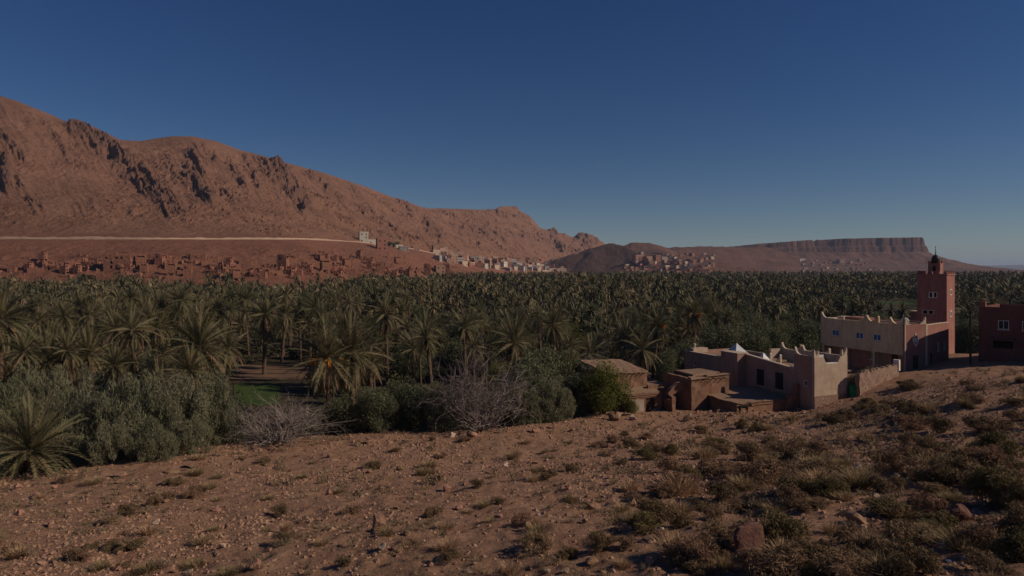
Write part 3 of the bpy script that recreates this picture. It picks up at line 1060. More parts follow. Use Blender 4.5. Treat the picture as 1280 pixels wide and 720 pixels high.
# ------------------------------------------------------------------ palms that can be singled out
HERO = [  # px, row of crown centre, depth, scale, fruit, label
    (38, 562, 44, 1.05, False, 'low stemless date palm at the bare slope edge beside grey-green tamarisks'),
    (412, 446, 62, 1.12, True, 'date palm with orange fruit stalks standing alone by the dark clearing'),
    (440, 440, 64.5, 1.2, False, 'full-crowned palm leaning against the palm with orange fruit stalks'),
    (248, 432, 66, 1.2, False, 'large bushy palm rising behind the grey-green tamarisks'),
    (238, 462, 60, 0.75, False, 'small yellowish palm below the large bushy palm'),
    (55, 440, 76, 1.05, False, 'spreading palm behind the tamarisks, left of its brown-skirted neighbour'),
    (112, 442, 78, 1.05, False, 'spreading palm with a drooping brown skirt behind the tamarisks'),
    (-2, 398, 72, 1.3, False, 'tall pale palm beside the spreading palms at the oasis edge'),
    (515, 436, 84, 0.75, False, 'small open-crowned palm in front of tall dark palms'),
    (592, 432, 82, 0.85, False, 'palm standing just behind the grey leafless tree'),
    (642, 428, 84, 1.05, False, 'silvery palm with arching fronds behind the olive trees'),
    (330, 392, 112, 1.1, False, 'palm with visible trunk at the far side of the brown plot'),
    (868, 392, 104, 0.95, True, 'tall palm with orange fruit and bare trunk behind the rose house'),
    (802, 436, 92, 1.0, False, 'grey drooping palm behind the ruined mud house'),
]
hero_xy = []
for i, (px, py, d, sc, fr, lab) in enumerate(HERO):
    x, y, zc = P(px, py, d)
    H = max(1.0, zc - g1(x, y))
    hero_xy.append((x, y))
    palm(x, y, H, sc, 100 + i, lab, True, fr, None, skirt=(H > 3), n_fr=96 if i in (0, 1, 2, 3) else 70, lo=-78 if i in (1, 2) else (-35 if i == 0 else -66))

for i, (px, d, H, sc) in enumerate(((392, 106, 9.5, 0.95), (404, 112, 10.5, 1.0), (388, 116, 8.0, 0.9), (398, 121, 11.0, 1.0), (412, 103, 7.5, 0.85), (376, 123, 10.0, 0.95), (352, 126, 9.0, 0.95))):
    x = X(px, d)
    hero_xy.append((x, d))
    palm(x, d, H, sc, 140 + i, ('tall ' if H > 9.2 else '') + 'date palm in the row shading the brown plot', False, False, 'palms shading the plot', True)

# ------------------------------------------------------------------ palms of the grove: the nearest as individuals, the rest as one mass
def allowed(x, y):
    px = HX + F * x / y
    if edge_over(np.array([x]), np.array([y]))[0] < (10 if px < 700 else 6):
        return False
    if 283 < px < 400 and y < 124:
        return False
    if 345 < px < 520 and y < 92:
        return False
    if px > 735 and y < 104:
        return False
    if px > 880 and y < 122:
        return False
    if px > 1010 and x < 85 and y < 140:
        return False
    if 1068 < px < 1155 and 190 < y < 375:
        return False
    return True


cand = []
rp_ = random.Random(5)
for iy in range(0, 80):
    y = 68 + iy * 4.5
    if y > 330:
        break
    n = int(2.1 * y / 4.8)
    for ix in range(-n // 2 - 4, n // 2 + 5):
        xx = ix * 4.8 + (iy % 2) * 2.4 + rp_.uniform(-2, 2); yy = y + rp_.uniform(-2, 2)
        px = HX + F * xx / yy
        if px < -120 or px > 1420 or not allowed(xx, yy):
            continue
        if any((xx - a) ** 2 + (yy - b) ** 2 < 16 for a, b in hero_xy):
            continue
        if float(fbm(np.array(xx / 16), np.array(yy / 16), 2, 29)) < (-0.12 if px < 850 else 0.12) or rp_.random() < 0.1:
            continue
        cand.append((yy, xx))
cand.sort()
GL = {0: 'green-grey date palm crowded among others in the oasis grove', 1: 'short young date palm filling a gap in the oasis grove', 2: 'date palm with rusty orange fruit stalks in the oasis grove', 3: 'date palm with a shaggy brown skirt in the oasis grove'}
GL = {0: 'green-grey date palm', 1: 'short young date palm', 2: 'date palm with orange fruit stalks', 3: 'date palm with shaggy brown skirt'}


def zone_of(x, y):
    px = HX + F * x / y
    z = 'behind the tamarisk thicket' if px < 283 else ('beyond the brown plot' if px < 400 else ('behind the fruiting palm' if px < 560 else ('behind the leafless tree' if px < 720 else ('behind the ruined mud house' if px < 850 else ('behind the rose house' if px < 1010 else 'behind the cream house and mosque')))))
    return ' ' + ('' if y < 105 else ('deep in ' if y < 135 else 'far back ')) + z


rest = []
for i, (y, x) in enumerate(cand):
    r = random.Random(i * 13 + 1)
    right = (HX + F * x / y) > 700
    H = r.choice((r.uniform(2.5, 5), r.uniform(5, 8), r.uniform(7, 10), r.uniform(8, 11)))
    H = max(3.0, H + 3.0 * float(fbm(np.array(x / 30), np.array(y / 30), 2, 23)))
    if right and y < 200:
        H *= 0.8
    sc = r.choice((r.uniform(0.55, 0.75), r.uniform(0.7, 0.9), r.uniform(0.75, 1.1)))
    if i < 285:
        k = 1 if H < 5 else (2 if r.random() < 0.06 else (3 if r.random() < 0.4 else 0))
        near = y < 100
        palm(x, y, H, sc, i, ('tall ' if H > 9 else ('leaning ' if i % 5 == 0 else '')) + GL[k] + zone_of(x, y), near, k == 2, 'date palms of the grove', skirt=(k in (2, 3) or (k == 0 and i % 3)), n_fr=62, lo=-68)
    else:
        rest.append((x, y, H, sc))

# rest of the grove as one mass
leafy = []
r = np.random.default_rng(77)
yy = 325.0
while yy < 1500:
    stp = 5.4 if yy < 480 else (7.6 if yy < 900 else 11)
    n = int(1.75 * yy / stp)
    for k in range(n):
        px = -110 + 1520 * (k + r.uniform(0, 1)) / n
        y = yy + r.uniform(-stp / 2, stp / 2)
        x = X(px, y)
        if px < 800 and y > np.interp(px, *D0) - 2 + 10 * r.uniform(-1, 1):
            continue
        if 640 < px < 920 and midhill(np.array([x]), np.array([y]))[0] > 3:
            continue
        if 1075 < px < 1150 and 325 < y < 375:
            continue
        if r.random() < 0.12:
            continue
        hv = float(fbm(np.array(x / 45), np.array(y / 45), 2, 23))
        if hv < (-0.10 if px < 820 else 0.16) and r.random() < 0.85:
            if r.random() < 0.5:
                leafy.append((x, y, r.uniform(4.5, 9.0), r.uniform(5, 10)))
            continue
        rest.append((x, y, min(13.5, max(4.0, 8.0 + 6.5 * hv + r.normal(0, 1.7))), r.uniform(0.6, 1.0)))
    yy += stp


def strip_frond(L, segs, droop, w):
    t = np.linspace(0, 1, segs + 1)
    ang = -droop * t ** 1.4
    step = L / segs
    cx = np.concatenate([[0], np.cumsum(np.cos(ang[1:]) * step)]); cz = np.concatenate([[0], np.cumsum(np.sin(ang[1:]) * step)])
    V = []; T = []
    ww = w * np.array([0.25, 1.0, 0.8, 0.1] if segs == 3 else [0.3, 1.0, 0.15])
    for i in range(segs + 1):
        V += [(cx[i], -ww[i], cz[i] + 0.1 * ww[i]), (cx[i], ww[i], cz[i] + 0.1 * ww[i])]
    for i in range(segs):
        a = 2 * i
        T += [(a, a + 2, a + 3), (a, a + 3, a + 1)]
    return np.array(V), np.array(T)


LODS = []
for nf, sg, w in ((54, 3, 0.17), (30, 2, 0.32), (16, 2, 0.52)):
    vs = []
    for sd in range(4):
        mb = MB(); dry_ = []
        for p, yw, v, rl, sc in crown_plan(nf, 300 + sd, -55, 82):
            f = strip_frond(3.5, sg, (0.5, 0.7, 0.8, 0.3)[v], w)
            mb.add(rot_yz(f[0] * sc, p, yw, rl), f[1])
            dry_ += [1 if p < -0.55 else 0] * len(f[1])
        if sg == 3 or nf == 24:
            mb.tube([(0, 0, -6), (0, 0, 0)], 0.22, 3, False)
        Vv = np.concatenate(mb.V); Tt = np.concatenate(mb.T)
        if mb.Q:
            q = np.concatenate(mb.Q)
            Tt = np.concatenate([Tt, q[:, [0, 1, 2]], q[:, [0, 2, 3]]])
            dry_ += [1] * (2 * len(q))
        vs.append((Vv, Tt, np.array(dry_)))
    LODS.append(vs)
fm = MB()
fmi = []; ftint = []
rti = np.random.default_rng(404)
for i, (x, y, H, sc) in enumerate(rest):
    lod = 0 if y < 235 else (1 if y < 420 else 2)
    Vv, Tt, Dd = LODS[lod][i % 4]
    fmi.append(Dd if i % 3 else Dd * 0)
    ftint.append(np.full(len(Vv), rti.uniform(0, 1)))
    a = (i * 2.39996) % 6.283
    c, s = math.cos(a) * sc, math.sin(a) * sc
    W = np.stack([Vv[:, 0] * c - Vv[:, 1] * s + x, Vv[:, 0] * s + Vv[:, 1] * c + y, Vv[:, 2] * sc + H], 1)
    fm.add(W, Tt)
tag(link('palm_grove', mesh_np('palm_grove', np.concatenate(fm.V), np.concatenate(fm.T), None, {'tint': np.concatenate(ftint)}, False, [M['palm_far'], M['palm_far_dry']], np.concatenate(fmi))), 'dense mass of distant date palms filling the valley floor', 'palm grove', None, 'stuff')

# leafy trees in the far part of the grove, one mass
lm = MB(); lt_ = []
LF = [leaf_crown(210 + i, 14, 210, 0.078, 1.7, 0.3, rb=(0.13, 0.24)) for i in range(4)]
LF2 = [leaf_crown(220 + i, 10, 64, 0.15, 1.6, 0.3, rb=(0.15, 0.26)) for i in range(4)]
for i, (x, y, h, w) in enumerate(leafy):
    Vv, Qq = (LF if y < 380 else LF2)[i % 4]
    lm.add(np.stack([Vv[:, 0] * w + x, Vv[:, 1] * w + y, Vv[:, 2] * h - 0.2], 1), Q=Qq)
    lt_.append(np.full(len(Vv), rti.uniform(0, 1)))
tag(link('leafy_grove', mesh_np('leafy_grove', np.concatenate(lm.V), None, np.concatenate(lm.Q), {'tint': np.concatenate(lt_)}, False, [M['leaf_grove']])), 'rounded dark leafy trees mixed into the distant palms', 'trees', None, 'stuff')

# undergrowth between the palms
um = MB()
uc = [leaf_crown(90 + i, 12, 170, 0.085, 2.0, 0.5, rb=(0.14, 0.26)) for i in range(5)]
ul = [leaf_crown(95 + i, 7, 60, 0.2, 1.5, 0.3, rb=(0.18, 0.3)) for i in range(4)]
r = np.random.default_rng(78)
k = 0
while k < 1150:
    y = 62 + 420 * r.uniform(0, 1) ** 1.5
    px = r.uniform(-80, 1400)
    x = X(px, y)
    if not allowed(x, y) or (285 < px < 350 and y < 110) or y > np.interp(px, *D0):
        continue
    Vv, Qq = (uc if y < 170 else ul)[k % (5 if y < 170 else 4)]
    w = r.uniform(2, 5); h = r.uniform(1.2, 4.5) * (0.8 if y < 120 else (1.9 if k % 4 == 0 else 1.2))
    w *= 1.6 if (k % 4 == 0 and y > 120) else 1.0
    a = r.uniform(0, 6.28)
    um.add(np.stack([(Vv[:, 0] * math.cos(a) - Vv[:, 1] * math.sin(a)) * w + x, (Vv[:, 0] * math.sin(a) + Vv[:, 1] * math.cos(a)) * w + y, Vv[:, 2] * h - 0.1], 1), Q=Qq)
    k += 1
tag(um.build('undergrowth', M['leaf_far']), 'dark leafy undergrowth between the palm trunks', 'undergrowth', None, 'stuff')

rt = random.Random(88)
nb = 0
while nb < 170:
    y = 74 + 190 * rt.random() ** 1.3
    x = X(rt.uniform(-30, 1320), y)
    if not allowed(x, y) or any((x - a) ** 2 + (y - b) ** 2 < 20 for a, b in hero_xy):
        continue
    if float(fbm(np.array(x / 16), np.array(y / 16), 2, 29)) > (-0.05 if x < 0.25 * y else 0.2) and rt.random() < 0.8:
        continue
    w_, h_ = rt.uniform(4, 8), rt.uniform(3.5, 8.5)
    kd = rt.choice((OLI, OLI, TAM, BRI if nb % 3 == 0 else OLI))
    nmk = {id(OLI): 'dark olive tree', id(TAM): 'feathery grey-green tree', id(BRI): 'yellow-green leafy tree'}[id(kd)]
    tree('broadleaf_tree', kd, x, y, w_, h_, nb, ('wide ' if w_ > 6.5 else ('small ' if w_ < 5 else '')) + nmk + ' among palms' + zone_of(x, y), 'tree', 'leafy trees among the palms')
    nb += 1
# ------------------------------------------------------------------ trees and shrubs on the oasis edge
TL = 'feathery grey-green tamarisk in the thicket along the slope edge'
for i, (px, d, w, h) in enumerate([(118, 51, 5, 5.2), (168, 52, 5.2, 5.8), (215, 54, 5.2, 5.6), (262, 57, 5, 5.0), (92, 57, 5.2, 6.2), (150, 60, 6, 6.8), (205, 62, 6, 7.2), (252, 63, 5.5, 6.8), (58, 63, 5.5, 6.6),
                                   (8, 58, 6.5, 6.8), (284, 61, 4, 4.4), (-40, 56, 6, 6.5), (-90, 60, 7, 7), (190, 48.5, 3, 2.8), (236, 51.5, 3, 2.8), (140, 48, 3, 2.6), (30, 66, 6, 7), (-50, 68, 7, 8), (100, 66, 6, 7)]):
    tree('tamarisk', TAM, X(px, d), d, w * 1.12, h * 1.17, i, ('low ' if h < 3 else ('tall ' if h > 6.4 else '')) + TL, 'tree', 'tamarisks along the slope edge')
OL = 'dark green bushy shrub between the two grey leafless bushes'
for i, (px, d, w, h) in enumerate([(388, 61, 3, 2.6), (432, 62, 4, 3.8), (470, 62, 4.5, 4.2), (512, 64, 5, 4.8), (546, 63, 4, 4.4), (455, 67, 5, 4.6), (500, 69, 5, 5.2), (540, 70, 5, 5.4), (420, 66, 3.5, 3.4), (575, 68, 4, 5)]):
    tree('leafy_shrub', OLI + TAM[:2], X(px, d), d, w, h, i, OL, 'shrub', 'shrubs between the leafless bushes')
OT = 'grey-green olive tree between the leafless tree and the bright green bush'
for i, (px, d, w, h) in enumerate([(655, 69, 5, 5.4), (690, 70, 5, 5.0), (668, 74, 6, 7.6), (716, 74, 4.5, 5.4), (702, 82, 6, 7.4), (640, 74, 5, 6.2), (735, 84, 5, 6)]):
    tree('olive_tree', TAM[2:] + OLI, X(px, d), d, w, h, i, OT, 'tree', 'olive trees beside the leafless tree')
tree('green_bush', BRI, X(755, 73.5), 73.5, 6.0, 5.6, 1, 'dense bright yellow-green bush beside the ruined mud house', 'shrub')
tree('green_bush', BRI, X(790, 73), 73, 1.6, 1.7, 2, 'small green bush against the whitewashed ruin wall', 'shrub')
OB = 'round-crowned olive tree behind the rose house and the cream house'
for i, (px, d, w, h) in enumerate([(905, 106, 8, 8.6), (935, 108, 8, 9.0), (965, 113, 7, 8), (862, 102, 6, 6.5), (1000, 118, 8, 8.4), (890, 118, 8, 8.6), (1018, 128, 8, 7.6), (950, 122, 8, 8.8), (830, 100, 5, 5.5),
                                   (1120, 150, 8, 6.5), (1210, 130, 7, 8), (1235, 140, 8, 9), (1215, 150, 8, 9), (1060, 140, 8, 7), (1090, 160, 8, 7)]):
    tree('olive_tree', OLI, X(px, d), d, w, h, i, OB, 'tree', 'olive trees behind the houses')
bare_shrub(X(602, 62.5), 62.5, 9.6, 7.4, 3, 'large grey leafless thorny tree in front of the palms')
bare_shrub(X(350, 57.0), 57.0, 8.6, 3.9, 4, 'wide low grey leafless shrub below the green plot')
bare_shrub(X(742, 92), 92, 6.5, 6.5, 5, 'grey leafless bush behind the bright green bush')

# ------------------------------------------------------------------ near houses
def frame(px, d, zb, rz):
    return (X(px, d), d, zb), rz


def win(parent, face, a0, a1, z0, z1, off, mullions=1, glass='glass_dark', fm='white_paint', grille=False, depth=0.18, bars=0):
    """a window in a wall: face 'y' = wall running along y with outer side at x=off, 'x' = along x with outer side at y=off"""
    def bx(mb, A0, A1, Z0, Z1, i0, i1):
        if face == 'y':
            mb.box(off + i0, off + i1, A0, A1, Z0, Z1)
        else:
            mb.box(A0, A1, off + i0, off + i1, Z0, Z1)
    w = MB(); t = 0.07
    bx(w, a0, a0 + t, z0, z1, 0.03, depth - 0.02); bx(w, a1 - t, a1, z0, z1, 0.03, depth - 0.02)
    bx(w, a0 + t, a1 - t, z0, z0 + t, 0.03, depth - 0.02); bx(w, a0 + t, a1 - t, z1 - t, z1, 0.03, depth - 0.02)
    n = mullions + 1
    step = (a1 - a0 - 2 * t) / n
    for i in range(1, n):
        c = a0 + t + step * i
        bx(w, c - 0.03, c + 0.03, z0 + t, z1 - t, 0.04, depth - 0.03)
    wo = w.build('window', M[fm], parent)
    for i in range(n):
        g = MB()
        bx(g, a0 + t + step * i + 0.032, a0 + t + step * (i + 1) - 0.032, z0 + t + 0.002, z1 - t - 0.002, 0.09, 0.11)
        g.build('pane', M[glass], wo)
    if grille:
        g = MB()
        for i in range(6):
            c = a0 + (a1 - a0) * (i + 0.5) / 6
            bx(g, c - 0.015, c + 0.015, z0 - 0.05, z1 + 0.05, -0.09, -0.06)
        for i in range(4):
            c = z0 + (z1 - z0) * (i + 0.5) / 4
            bx(g, a0 - 0.05, a1 + 0.05, c - 0.015, c + 0.015, -0.055, -0.03)
        g.build('grille', M['metal_dark'], wo)
    s = MB()
    bx(s, a0 - 0.08, a1 + 0.08, z0 - 0.1, z0 - 0.02, -0.08, 0.05)
    s.build('sill', M['coping_pale'], wo)
    return wo


def horn(parent, m, loc, flip=False, axis='x', h=0.75, w=0.85, t=0.28):
    """a pointed corner merlon rising in a hollow curve to one end"""
    pr = [(0, 0), (w, 0), (w * 0.62, h * 0.12), (w * 0.36, h * 0.36), (w * 0.2, h * 0.75), (w * 0.1, h), (0, h * 0.86)]
    if flip:
        pr = [(-a, b) for a, b in pr][::-1]
    mb = MB()
    if axis == 'x':
        mb.extr(pr, 0, t, 'y')
    else:
        mb.extr([(a, b) for a, b in pr][::-1], 0, t, 'x')
    return mb.build('merlon', m, parent, loc)


# rose-plastered house with corner tower
def rose_house():
    ox, oy = 32.8, 74.0
    zb = 1.7
    t = thing('rose_house', 'rose-plastered house with horned corner tower and grilled windows', 'house', (ox, oy, zb), math.radians(23))
    # corner tower
    w = MB()
    w.extr([(0, -1.5), (4.9, -1.5), (4.9, 5.7), (3.85, 5.7), (3.4, 4.95), (1.75, 4.95), (1.35, 5.7), (0, 5.7)], 0.0, 0.35, 'y')      # lit front wall with a notch
    w.build('wall', M['plaster_sand'], t)
    w = MB()
    V, Q = wall_holes(0.35, 2.9, -1.5, 5.85, 0.35, [(1.0, 1.5, 2.5, 3.1)], 'y', 0.0)
    w.add(V, Q=Q)
    w.build('wall', M['plaster_rose'], t)
    win(t, 'y', 1.0, 1.5, 2.5, 3.1, 0.0, 0)
    w = MB(); w.box(4.55, 4.9, 0.35, 6.0, -1.5, 5.7); w.box(0.35, 4.55, 2.55, 2.9, -1.5, 5.2)
    w.build('wall', M['plaster_sand'], t)
    w = MB(); w.box(-0.06, 4.96, -0.07, 0.0, -1.5, 1.55).jitter(0.015, 3)
    w.build('stone_base', M['rubble_stone'], t)
    w = MB(); w.box(0.35, 4.55, 0.35, 2.55, 4.6, 4.75)
    w.build('roof', M['mud_roof'], t)
    w = MB(); w.box(1.72, 3.43, -0.02, 0.37, 4.953, 5.06); w.build('coping', M['white_paint'], t)
    w = MB(); w.box(1.2, 4.0, 2.45, 2.56, 4.75, 5.6); w.build('parapet', M['white_paint'], t)
    # parapet ends with horns
    for (lx, fl) in ((0.0, False), (4.9, True)):
        horn(t, M['coping_pale'], (lx, 0.04, 5.7), fl, 'x', 0.95, 0.75)
        horn(t, M['coping_pale'], (lx + (0.75 if not fl else -0.75), 0.06, 5.7), not fl, 'x', 0.8, 0.7, 0.24)
        w = MB(); a = (lx, lx + 1.5) if not fl else (lx - 1.5, lx)
    horn(t, M['coping_pale'], (0.04, 2.9, 5.85), True, 'y', 0.8, 0.8)
    horn(t, M['coping_pale'], (0.04, 0.36, 5.85), False, 'y', 0.7, 0.7)
    # shaded wall with two grilled windows
    w = MB()
    V, Q = wall_holes(2.9, 10.6, -1.5, 4.5, 0.35, [(4.5, 5.7, 1.5, 3.4), (7.5, 8.7, 1.5, 3.4)], 'y', 0.02)
    V[:, 2] += np.where(V[:, 2] > 4.4, (V[:, 1] - 6.5) * 0.09, 0)
    w.add(V, Q=Q); w.build('wall', M['plaster_rose'], t)
    for a in (4.5, 7.5):
        win(t, 'y', a, a + 1.2, 1.5, 3.4, 0.02, 2, grille=True, fm='wood_dark')
    w = MB(); w.extr([(2.9, 4.13), (10.6, 4.87), (10.6, 4.97), (2.9, 4.23)][::-1], -0.03, 0.42, 'x'); w.build('coping', M['coping_pale'], t)
    # projecting block and long low wing
    w = MB(); w.box(-1.25, 0.35, 10.6, 13.6, -1.5, 5.0); w.build('wing', M['plaster_rose'], t)
    w = MB(); w.box(-1.3, 0.4, 10.55, 13.65, 5.003, 5.1); w.build('coping', M['coping_pale'], t)
    w = MB()
    V, Q = wall_holes(13.6, 21.0, -1.5, 4.25, 0.35, [(18.6, 19.1, 2.5, 3.2)], 'y', -1.2)
    w.add(V, Q=Q)
    w.box(-0.85, 7.0, 20.65, 21.0, -1.5, 4.25)
    w.build('wall', M['plaster_rose'], t)
    win(t, 'y', 18.6, 19.1, 2.5, 3.2, -1.2, 0)
    w = MB(); w.box(-1.25, -0.8, 13.65, 21.05, 4.253, 4.33); w.build('coping', M['coping_pale'], t)
    w = MB(); w.box(-0.8, 1.6, 19.6, 20.6, 4.1, 4.7); w.build('stair_head', M['plaster_sand'], t)
    w = MB(); w.lathe([(0.14, 4.7), (0.14, 5.0), (0.22, 5.05), (0.22, 5.25), (0.1, 5.3)], -0.2, 20.2, 8); w.build('chimney', M['coping_pale'], t)
    # roof deck and rear walls
    w = MB(); w.box(-0.85, 7.0, 10.95, 20.65, 3.6, 3.8); w.box(0.37, 8.9, 2.92, 10.95, 3.35, 3.5); w.build('roof', M['mud_roof'], t)
    w = MB(); w.box(8.9, 9.25, 6.0, 14.0, -1.5, 4.9); w.box(4.9, 9.25, 5.65, 6.0, -1.5, 4.3); w.box(7.0, 8.9, 13.65, 14.0, -1.5, 4.9); w.box(7.0, 7.3, 14.0, 20.65, -1.5, 4.2)
    w.build('wall', M['plaster_sand'], t)
    for (lx, ly, fl) in ((8.92, 13.9, True), (8.92, 10.5, False), (8.92, 10.4, True), (8.92, 6.1, False)):
        horn(t, M['coping_pale'], (lx, ly, 4.9), fl, 'y', 0.8, 1.0)
    # skylight pyramids on the roof
    for (cx, cy, s, h) in ((0.9, 13.2, 1.35, 1.7), (1.6, 9.3, 0.75, 1.2)):
        zr = 3.8 if cy > 11 else 3.5
        w = MB()
        w.box(cx - s, cx + s, cy - s, cy + s, zr, zr + 0.5)
        w.build('skylight', M['white_paint'], t)
        V = [(cx - s, cy - s, zr + 0.503), (cx + s, cy - s, zr + 0.503), (cx + s, cy + s, zr + 0.503), (cx - s, cy + s, zr + 0.503), (cx, cy, zr + 0.5 + h)]
        MB().add(V, T=[(0, 1, 4), (1, 2, 4), (2, 3, 4), (3, 0, 4), (0, 2, 1), (0, 3, 2)]).build('skylight_glass', M['skylight_grey'], t)
    for (ly) in (9.8, 8.2):
        horn(t, M['coping_pale'], (3.2, ly, 3.9), False, 'y', 1.1, 0.9)
    w = MB(); w.box(3.15, 3.5, 7.6, 11.0, 3.4, 3.9); w.build('parapet', M['plaster_sand'], t)


rose_house()


def low_store():
    t = thing('mud_store', 'low flat-roofed mud store against the foot of the rose house', 'shed', (24.0, 72.8, 1.4), math.radians(23))
    w = MB()
    xs = np.linspace(0, 8.4, 15); zs = np.linspace(-1.2, 1.3, 5)
    w.add(*(lambda v: (v[0], (), v[1]))(wall_cells(xs, zs, np.ones((14, 4)), 0.4, 'x', 0, 0.03, 4)))
    w.build('wall', M['mud_wall'], t)
    w = MB()
    w.add(*(lambda v: (v[0], (), v[1]))(wall_cells(np.linspace(0.4, 4.4, 7), zs, np.ones((6, 4)), 0.4, 'y', 0.02, 0.03, 5)))
    w.build('wall', M['mud_wall'], t)
    w = MB()
    V = np.array([(x, y, 1.15 + 0.12 * vn(np.array(x * 1.3), np.array(y * 1.3), 4) + 0.04 * y) for y in np.linspace(-0.1, 7.6, 9) for x in np.linspace(-0.1, 8.5, 13)])
    V[:, 2] += 0.12
    Vb = V.copy(); Vb[:, 2] -= 0.3
    q = grid_quads(9, 13)
    w.add(V, Q=q); w.add(Vb, Q=q[:, ::-1])
    w.build('roof', M['mud_roof'], t, smooth=True)
    # broken end wall towards the tower
    w = MB()
    xs = np.linspace(6.9, 8.6, 6)
    occ = [[1, 1, 1, 0, 0], [1, 1, 1, 0, 0], [1, 1, 1, 1, 0], [1, 1, 1, 1, 1], [1, 1, 1, 1, 1]]
    w.add(*(lambda v: (v[0], (), v[1]))(wall_cells(xs, np.linspace(0, 2.9, 6), occ, 0.35, 'x', -0.3, 0.05, 6)))
    w.build('broken_wall', M['mud_wall'], t)


low_store()


def ragged(L, h, cell, seed, low=0.55, holes=()):
    r = np.random.default_rng(seed)
    nx = max(3, int(L / cell)); nz = max(3, int(h / cell))
    xs = np.linspace(0, L, nx + 1); zs = np.linspace(0, h, nz + 1)
    top = nz * (low + (1 - low) * np.clip(0.6 + 0.6 * vn(np.arange(nx) / 2.7 + seed * 3.1, np.zeros(nx), seed), 0, 1))
    occ = np.array([[k < top[i] for k in range(nz)] for i in range(nx)])
    for (a, b, c, d) in holes:
        occ[max(0, int(a / L * nx)):max(1, int(math.ceil(b / L * nx))), int(c / h * nz):int(math.ceil(d / h * nz))] = False
    return xs, zs, occ


